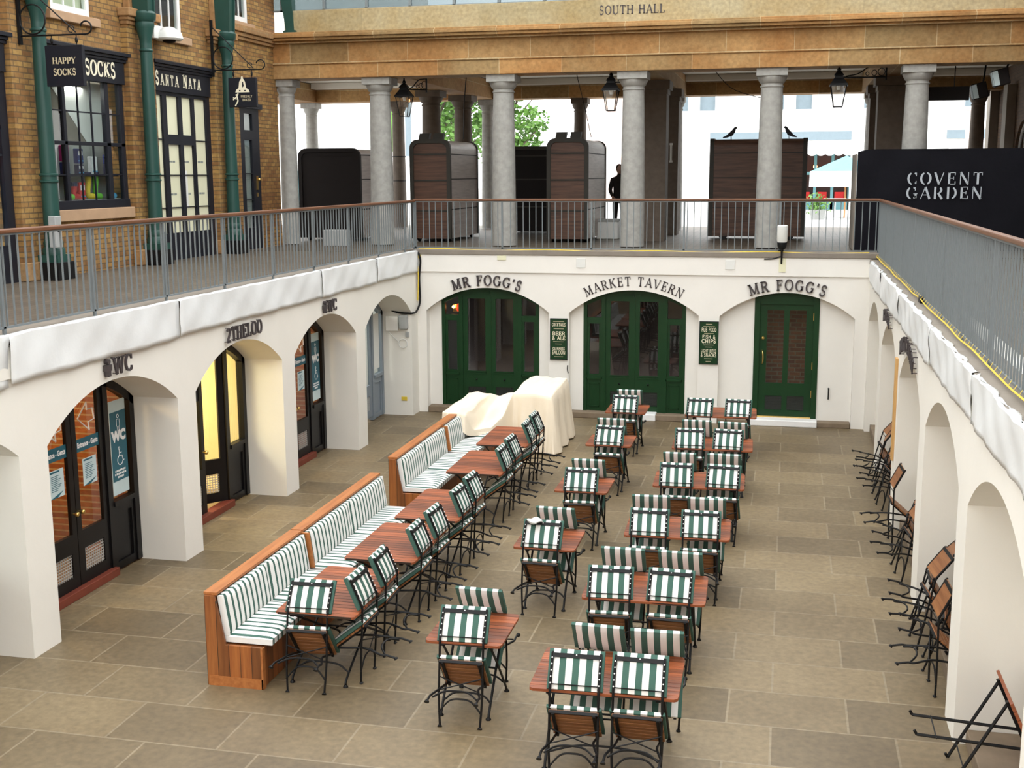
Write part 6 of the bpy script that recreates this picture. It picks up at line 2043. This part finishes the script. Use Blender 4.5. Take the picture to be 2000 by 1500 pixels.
b = MB(); b.tube(bez([(-4.18, YB - 0.02, 1.06), (-4.185, YB - 0.02, 0.98), (-4.17, YB - 0.015, 0.90)], 4), 0.010, 6)
tag(b.build('wall_hook', 'iron'), 'small dark hook under the left green board', 'hook')
# corner cable, white meter box and coil in the farthest left arch
b = MB(); b.tube(bez([(XL + 0.05, YB - 0.06, 3.28), (XL + 0.09, YB - 0.05, 3.1), (XL + 0.06, YB - 0.05, 2.75), (XL + 0.07, YB - 0.06, 2.3), (XL + 0.03, YB - 0.16, 2.10), (XL + 0.03, YB - 0.40, 2.08), (XL - 0.06, YB - 0.47, 2.08), (XL - 0.30, YB - 0.46, 2.10), (XL - 0.56, YB - 0.46, 2.2)], 6), 0.020, 6)
tag(b.build('black_cable', 'iron', smooth=True), 'thick black cable running down the left back corner into the last arch', 'cable')
b = MB(); b.tube(bez([(XL + 0.03, YB - 0.09, 3.2), (XL + 0.05, YB - 0.08, 2.8), (XL + 0.03, YB - 0.08, 2.3)], 6), 0.012, 6)
tag(b.build('yellow_cord', 'yellow_cable', smooth=True), 'yellow cord beside the black cable in the left back corner', 'cable')
yj = LARCH[4][1]
t = thing('meter_box', 'white box with a coiled white flex on the side wall of the farthest left arch', 'box', (XL - 0.3, yj - 0.05, 1.75))
MB().box(XL - 0.52, XL - 0.26, yj - 0.07, yj, 1.72, 2.02).build('case', 'plaster_white', t, world=True, bevel=0.012)
MB().box(XL - 0.24, XL - 0.06, yj - 0.12, yj, 1.76, 2.05).build('lamp_housing', 'plastic_grey', t, world=True, bevel=0.03)
MB().box(XL - 0.12, XL - 0.05, yj - 0.04, yj, 1.60, 1.70).build('switch', 'plastic_grey', t, world=True, bevel=0.005)
b = MB(); b.tube([(XL - 0.18 + 0.09 * math.cos(q), yj - 0.02, 1.47 + 0.09 * math.sin(q)) for q in [i * PI / 10 for i in range(20)]], 0.008, 5, True)
b.tube(bez([(XL - 0.5, yj - 0.02, 1.72), (XL - 0.38, yj - 0.02, 1.6), (XL - 0.26, yj - 0.02, 1.5)], 4), 0.007, 5); b.build('flex', 'plastic_white', t, world=True)
tag(MB().box(XL - 0.24, XL - 0.12, yj - 0.012, yj + 0.002, 0.30, 0.38).build('warning_label', 'yellow_cable'), 'small yellow label low on the side wall of the farthest left arch', 'label')
tag(MB().box(XL + 0.03, XL + 0.10, YB - 0.05, YB - 0.034, 3.15, 3.22).build('warning_label', 'yellow_cable'), 'small yellow label at the top of the left back corner', 'label')
# rag on the near chair of the second middle table
b = MB(); b.ball((0, 0, 0), (0.09, 0.06, 0.03), 14, 8)
b.v = [(-2.62 + x, 12.46 + y, 1.03 + z + 0.012 * math.sin(x * 40 + y * 30)) for x, y, z in b.v]
tag(b.build('rag', 'plastic_white', smooth=True), 'crumpled white rag on the near chair back of the second small table', 'rag')
tag(MB().box(XR + 0.08, XR + 0.16, 15.3, 15.5, ZT - 0.03, ZT + 0.04).build('black_block', 'iron', bevel=0.01), 'small black block lying on the right coping', 'block')
# plywood strip in the right-hand arches
tag(MB().box(XR - 0.035, XR + 0.0, 16.72, 16.86, 0.9, 2.32).build('plywood_strip', 'ply', bevel=0.004), 'tall strip of raw plywood on the right wall between its two lettered arches', 'board')

# ================================================================== BARE CHAIRS AND TABLES PILED BY THE RIGHT WALL
chair_bare = thing('slatted_chair', 'chair', 'chair')
chair_parts(chair_bare, pads=False)
pl = [
    (1.40, 19.25, 0.10, 1.00, 'farthest of the heap beyond the plywood strip'),
    (1.42, 18.70, -0.12, 0.90, 'second of the heap beyond the plywood strip'),
    (1.38, 18.15, 0.05, 1.05, 'third in the heap beyond the plywood strip'),
    (1.42, 17.55, 0.15, 0.92, 'last of the heap beyond the plywood strip'),
    (1.44, 15.85, 0.05, 0.72, 'alone just in front of the plywood strip'),
    (1.40, 15.10, -0.10, 1.05, 'third arch, middle one'),
    (1.42, 14.40, 0.12, 0.90, 'third arch, nearest one'),
    (1.42, 12.85, -0.05, 1.05, 'far end of the long near heap'),
    (1.40, 12.35, 0.10, 0.92, 'second in the long near heap'),
    (1.44, 11.80, -0.10, 1.05, 'third in the long near heap'),
    (1.46, 11.20, 0.05, 0.72, 'near end of the long near heap'),
]
for x, y, f_, tp, lb in pl:
    place_chair(x, y, -PI / 2 + f_, 'bare slatted chair by the right wall, ' + lb, 'bare chairs piled on the right', tip=tp, proto=chair_bare, key='bare', jit=False)

def leaning_table(label, y, w_, bot, top, tip_a, tip_b):
    """folded table on edge: board from bot to top (x, z), two pairs of iron legs out to tip_a and tip_b"""
    t = thing('folded_table', label, 'table', (bot[0], y, bot[1]), 0, 'folded tables on the right')
    dx, dz = top[0] - bot[0], top[1] - bot[1]
    Ln = math.hypot(dx, dz); ux, uz = dx / Ln, dz / Ln
    at_ = lambda s, d: (ux * s + uz * d, uz * s - ux * d)         # along the board, out of its back
    b = MB(); n = round(Ln / 0.077); p = Ln / n
    for k in range(n):
        q = [at_(k * p, 0), at_((k + 1) * p - 0.006, 0), at_((k + 1) * p - 0.006, 0.026), at_(k * p, 0.026)]
        b.prism(q, lambda a, c, d: (a, d, c), -w_ / 2, w_ / 2)
    b.build('table_top', 'teak_y', t, bevel=0.003)
    for s in (-1, 1):
        b = MB(); yy = s * (w_ / 2 - 0.12)
        b.prism([at_(0.03, -0.026), at_(Ln - 0.03, -0.026), at_(Ln - 0.03, 0), at_(0.03, 0)], lambda a, c, d: (a, d, c), yy - 0.02, yy + 0.02)
        b.build('batten', 'iron', t)
        for tip, fr_, o_ in ((tip_a, 0.30, 0.03), (tip_b, 0.92, 0.0)):
            a0 = at_(Ln * fr_, -0.02); e = (tip[0] - bot[0], tip[1] - bot[1])
            b = MB(); b.tube([(a0[0], yy - s * o_, a0[1]), (e[0], yy - s * o_, e[1])], 0.014, 4)
            b.tube([(e[0], yy - s * o_, e[1]), (e[0] - 0.02, yy - s * o_, e[1] + 0.035)], 0.012, 4)
            b.build('leg', 'iron', t)
    for tip, fr_ in ((tip_a, 0.30), (tip_b, 0.92)):
        a0 = at_(Ln * fr_, -0.02); e = (tip[0] - bot[0], tip[1] - bot[1])
        q = (e[0] * 0.82 + a0[0] * 0.18, e[1] * 0.82 + a0[1] * 0.18)
        MB().tube([(q[0], -w_ / 2 + 0.12, q[1]), (q[0], w_ / 2 - 0.12, q[1])], 0.006, 5).build('stretcher', 'iron', t)
    return t
leaning_table('folded table on edge leaning in the nearest right arch, crossed legs towards the court', 9.60, 0.66, (2.07, 0.15), (1.79, 0.76), (1.14, 0.37), (1.44, 0.01))
leaning_table('folded wooden table on edge in the lettered arch behind bare chairs beyond the plywood', 18.4, 1.0, (1.95, 0.15), (2.06, 0.95), (1.62, 0.40), (1.66, 0.15))
leaning_table('folded wooden table on edge behind bare chairs in the third right arch', 14.9, 0.9, (1.95, 0.15), (2.06, 0.95), (1.62, 0.40), (1.66, 0.15))
leaning_table('folded wooden table on edge behind the long near heap of bare chairs', 12.1, 1.0, (1.95, 0.15), (2.06, 0.95), (1.62, 0.40), (1.66, 0.15))

# ================================================================== OUTSIDE
def obj1(name, mat, label, cat, *boxes):
    b = MB()
    for q in boxes: b.box(*q)
    return tag(b.build(name, mat), label, cat)
# pale terrace opposite, with upper windows, sign strips, awnings and shop fronts
t = thing('building', 'white building across the square with paired upper windows, awnings and teal shop fronts', 'building', (2, 56, 3))
f = lambda s, d, z: (s, 56 + d, z)
b = MB()
wins = []
for x in (-12.6, -8.4, -4.2, 0.05, 4.2, 8.4, 12.6):
    wins += [(x - 1.12, x - 0.42, 7.6, 9.6), (x + 0.1, x + 0.8, 7.6, 9.6)]
shops = [(-6.9, -4.9, 3.0, 5.8), (-3.6, -1.0, 3.0, 5.8), (-0.4, 2.6, 3.0, 5.8), (3.3, 5.6, 3.0, 5.8), (6.6, 9.5, 3.0, 5.8)]
holes_wall(b, -7.0, 20, 3.0, 16, wins + shops, f, 0, 0.4)
b.build('wall', 'outside_white', t, world=True)
for w_ in wins:
    if w_[0] < -7: continue
    MB().box(w_[0], w_[1], 56.25, 56.3, w_[2], w_[3]).build('window', 'sign_grey', t, world=True)
for s0, s1, z0, z1 in shops:
    b = MB(); n = max(2, round((s1 - s0) / 0.8))
    for k in range(n + 1):
        x = s0 + (s1 - s0) * k / n; b.box(x - 0.06, x + 0.06, 56.1, 56.25, z0, z1)
    b.box(s0, s1, 56.08, 56.25, 4.72, 4.85); b.box(s0, s1, 56.1, 56.25, 3.0, 3.5)
    b.build('shop_frame', 'shop_teal', t, world=True)
    MB().box(s0, s1, 56.9, 57.0, z0, z1).build('shop_interior', 'interior_dark', t, world=True)
    b = MB()
    for k in range(n): b.box(s0 + (s1 - s0) * k / n + 0.15, s0 + (s1 - s0) * (k + 0.6) / n + 0.1, 56.7, 56.8, 3.5, 3.95)
    b.build('shop_display', 'sock_red', t, world=True)
    b = MB()
    for k in range(3): b.ball((s0 + (s1 - s0) * (0.3 + 0.2 * k), 56.5, 5.05 + 0.03 * k), 0.09)
    b.build('shop_lamp', 'orange_bulb', t, world=True)
    MB().box(s0, s1, 55.9, 56.02, 6.25, 6.62).build('shop_sign', 'sign_grey', t, world=True)
    b = MB(); m = 24
    rows = [[(s0 + (s1 - s0) * k / m, 55.9 - 1.1 * j / 3, 6.2 - 0.5 * j / 3) for k in range(m + 1)] for j in range(4)]
    rows.append([(s0 + (s1 - s0) * k / m, 54.8, 5.62 - 0.09 * abs(math.sin(k * PI / 3))) for k in range(m + 1)])
    b.grid(rows); o = b.build('awning', 'outside_white', t, world=True); o.modifiers.new('thickness', 'SOLIDIFY').thickness = 0.02
t = thing('building', 'white building outside at the left with a tall dark window painted with reflected trees', 'building', (-20, 50, 3))
b = MB(); holes_wall(b, -34, -15.2, 3.0, 16, [(-17.0, -16.2, 5.8, 8.6)], lambda s, d, z: (s, 50 + d, z), 0, 0.5); b.build('wall', 'outside_white', t, world=True)
MB().box(-17.0, -16.2, 50.2, 50.25, 5.8, 8.6).build('window', 'leaf', t, world=True)  # tree reflection painted as flat leaf colour on the pane
MB().box(-16.15, -15.9, 49.95, 50.05, 5.6, 8.8).build('pilaster', 'sign_grey', t, world=True)
MB().box(-34, -15.1, 49.8, 50.0, 5.25, 5.45).build('string_course', 'outside_white', t, world=True)
MB().box(-21.2, -20.8, 49.9, 50.0, 3.0, 5.0).build('door', 'shop_teal', t, world=True)
t = thing('building', 'pinkish brick building in the distance beside the middle granite column', 'building', (-9, 78, 3))
b = MB(); holes_wall(b, -13.5, -6.5, 3.0, 12.6, [(-10.6, -9.4, 6.6, 8.6)], lambda s, d, z: (s, 78 + d, z), 0, 0.5); b.box(-13.8, -6.2, 77.6, 78.3, 11.0, 11.4); b.build('wall', 'outside_pink', t, world=True)
MB().box(-10.6, -9.4, 78.3, 78.4, 6.6, 8.6).build('window', 'interior_dark', t, world=True)
b = MB(); b.lathe([(0.32, 3), (0.30, 5.6), (0.42, 5.62), (0.42, 5.72), (0.28, 5.75), (0.28, 7.3), (0.38, 7.32), (0.36, 7.42)], (7.35, 57.0 - 3.2, 0), 16)
tag(b.build('chimney_post', 'outside_pink', smooth=True), 'pinkish upright post outside, seen under the black banner', 'post')
# trees
def tree(x, y, h, r, label, seed, n=2600):
    rnd = random.Random(seed)
    t = thing('tree', label, 'tree', (x, y, 3.0), 0, 'trees in the square')
    b = MB(); b.tube([(0, 0, 0), (0.1, 0, h * 0.3), (0.0, 0.1, h * 0.75)], [0.22, 0.17, 0.06], 8)
    for k in range(7):
        a = k * 2.4; b.tube([(0, 0, h * (0.3 + 0.05 * k)), (math.cos(a) * r * 0.4, math.sin(a) * r * 0.4, h * (0.42 + 0.06 * k)), (math.cos(a) * r * 0.75, math.sin(a) * r * 0.75, h * (0.5 + 0.06 * k))], [0.08, 0.05, 0.02], 6)
    b.build('trunk', 'bark', t, smooth=True)
    b = MB()
    blobs = [(rnd.uniform(-0.65, 0.65) * r, rnd.uniform(-0.65, 0.65) * r, h * rnd.uniform(0.35, 0.92), rnd.uniform(0.3, 0.5) * r) for _ in range(22)]
    for _ in range(n):
        cx, cy, cz, cr = rnd.choice(blobs)
        u = Vector((rnd.gauss(0, 1), rnd.gauss(0, 1), rnd.gauss(0, 1))).normalized() * cr * rnd.uniform(0.6, 1.05)
        p = Vector((cx, cy, cz)) + u
        a = Vector((rnd.uniform(-1, 1), rnd.uniform(-1, 1), rnd.uniform(-0.6, 0.6))).normalized()
        c = a.cross(Vector((rnd.uniform(-1, 1), rnd.uniform(-1, 1), rnd.uniform(-1, 1)))).normalized()
        s = rnd.uniform(0.10, 0.2)
        b.add([p - a * s, p + c * s * 0.6, p + a * s, p - c * s * 0.6], [(0, 1, 2, 3)])
    b.build('foliage', 'leaf', t)
tree(-16.6, 56, 7.6, 2.3, 'leafy tree outside between the first lantern and the inner round columns', 3)
tree(-13.4, 58, 8.0, 1.9, 'bright green tree outside right of the second granite column', 5)
tree(-18.6, 66, 8.5, 3.0, 'leafy tree farther off behind the left brown cabin', 8, 2000)
# parasol and planters
t = thing('parasol', 'white parasol with a pale teal top outside, in the gap left of the black hoarding', 'parasol', (2.0, 46, 3.1))
b = MB(); b.tube([(2.0, 46, 3.1), (2.0, 46, 5.35)], 0.03, 8); b.build('pole', 'orange_pole', t, world=True)
b = MB(); n = 8
ring = [(2.0 + 1.35 * math.cos(2 * PI * k / n + 0.3), 46 + 1.35 * math.sin(2 * PI * k / n + 0.3), 4.85) for k in range(n)]
b.add([(2.0, 46, 5.42)] + ring, [(0, k + 1, (k + 1) % n + 1) for k in range(n)]); o = b.build('canopy', 'brolly_teal', t, world=True); o.modifiers.new('thickness', 'SOLIDIFY').thickness = 0.01
b = MB(); low = [(2.0 + 1.37 * math.cos(2 * PI * k / n + 0.3), 46 + 1.37 * math.sin(2 * PI * k / n + 0.3), 4.30) for k in range(n)]
b.add([(x, y, z + 0.01) for x, y, z in ring] + low, [(k, (k + 1) % n, n + (k + 1) % n, n + k) for k in range(n)]); o = b.build('side_curtain', 'brolly_white', t, world=True); o.modifiers.new('thickness', 'SOLIDIFY').thickness = 0.01
for k, (x, lb) in enumerate(((1.0, 'leafy planter outside, just right of the wide plank cabin'), (2.75, 'leafy planter outside, just left of the black hoarding'))):
    t = thing('planter', lb, 'planter', (x, 44, 3.1), 0, 'planters by the parasol')
    b = MB(); b.lathe([(0.22, 0), (0.28, 0.4), (0.3, 0.42), (0.26, 0.42)], n=16); b.build('pot', 'plastic_grey', t, smooth=True)
    b = MB(); rnd = random.Random(k)
    for _ in range(260):
        p = Vector((rnd.gauss(0, 0.18), rnd.gauss(0, 0.18), 0.62 + rnd.gauss(0, 0.16))); a = Vector((rnd.uniform(-1, 1), rnd.uniform(-1, 1), rnd.uniform(-1, 1))).normalized(); c = a.orthogonal().normalized()
        b.add([p - a * 0.07, p + c * 0.035, p + a * 0.07, p - c * 0.035], [(0, 1, 2, 3)])
    b.build('foliage', 'leaf', t)
t = thing('cafe_table', 'small round white table outside under the parasol', 'table', (1.6, 44.6, 3.17))
b = MB(); b.lathe([(0.4, 0.70), (0.4, 0.73)], n=20); b.build('table_top', 'white_paint', t)
b = MB(); b.lathe([(0.22, 0), (0.22, 0.02), (0.03, 0.05), (0.03, 0.70)], n=12); b.build('pedestal', 'white_paint', t)
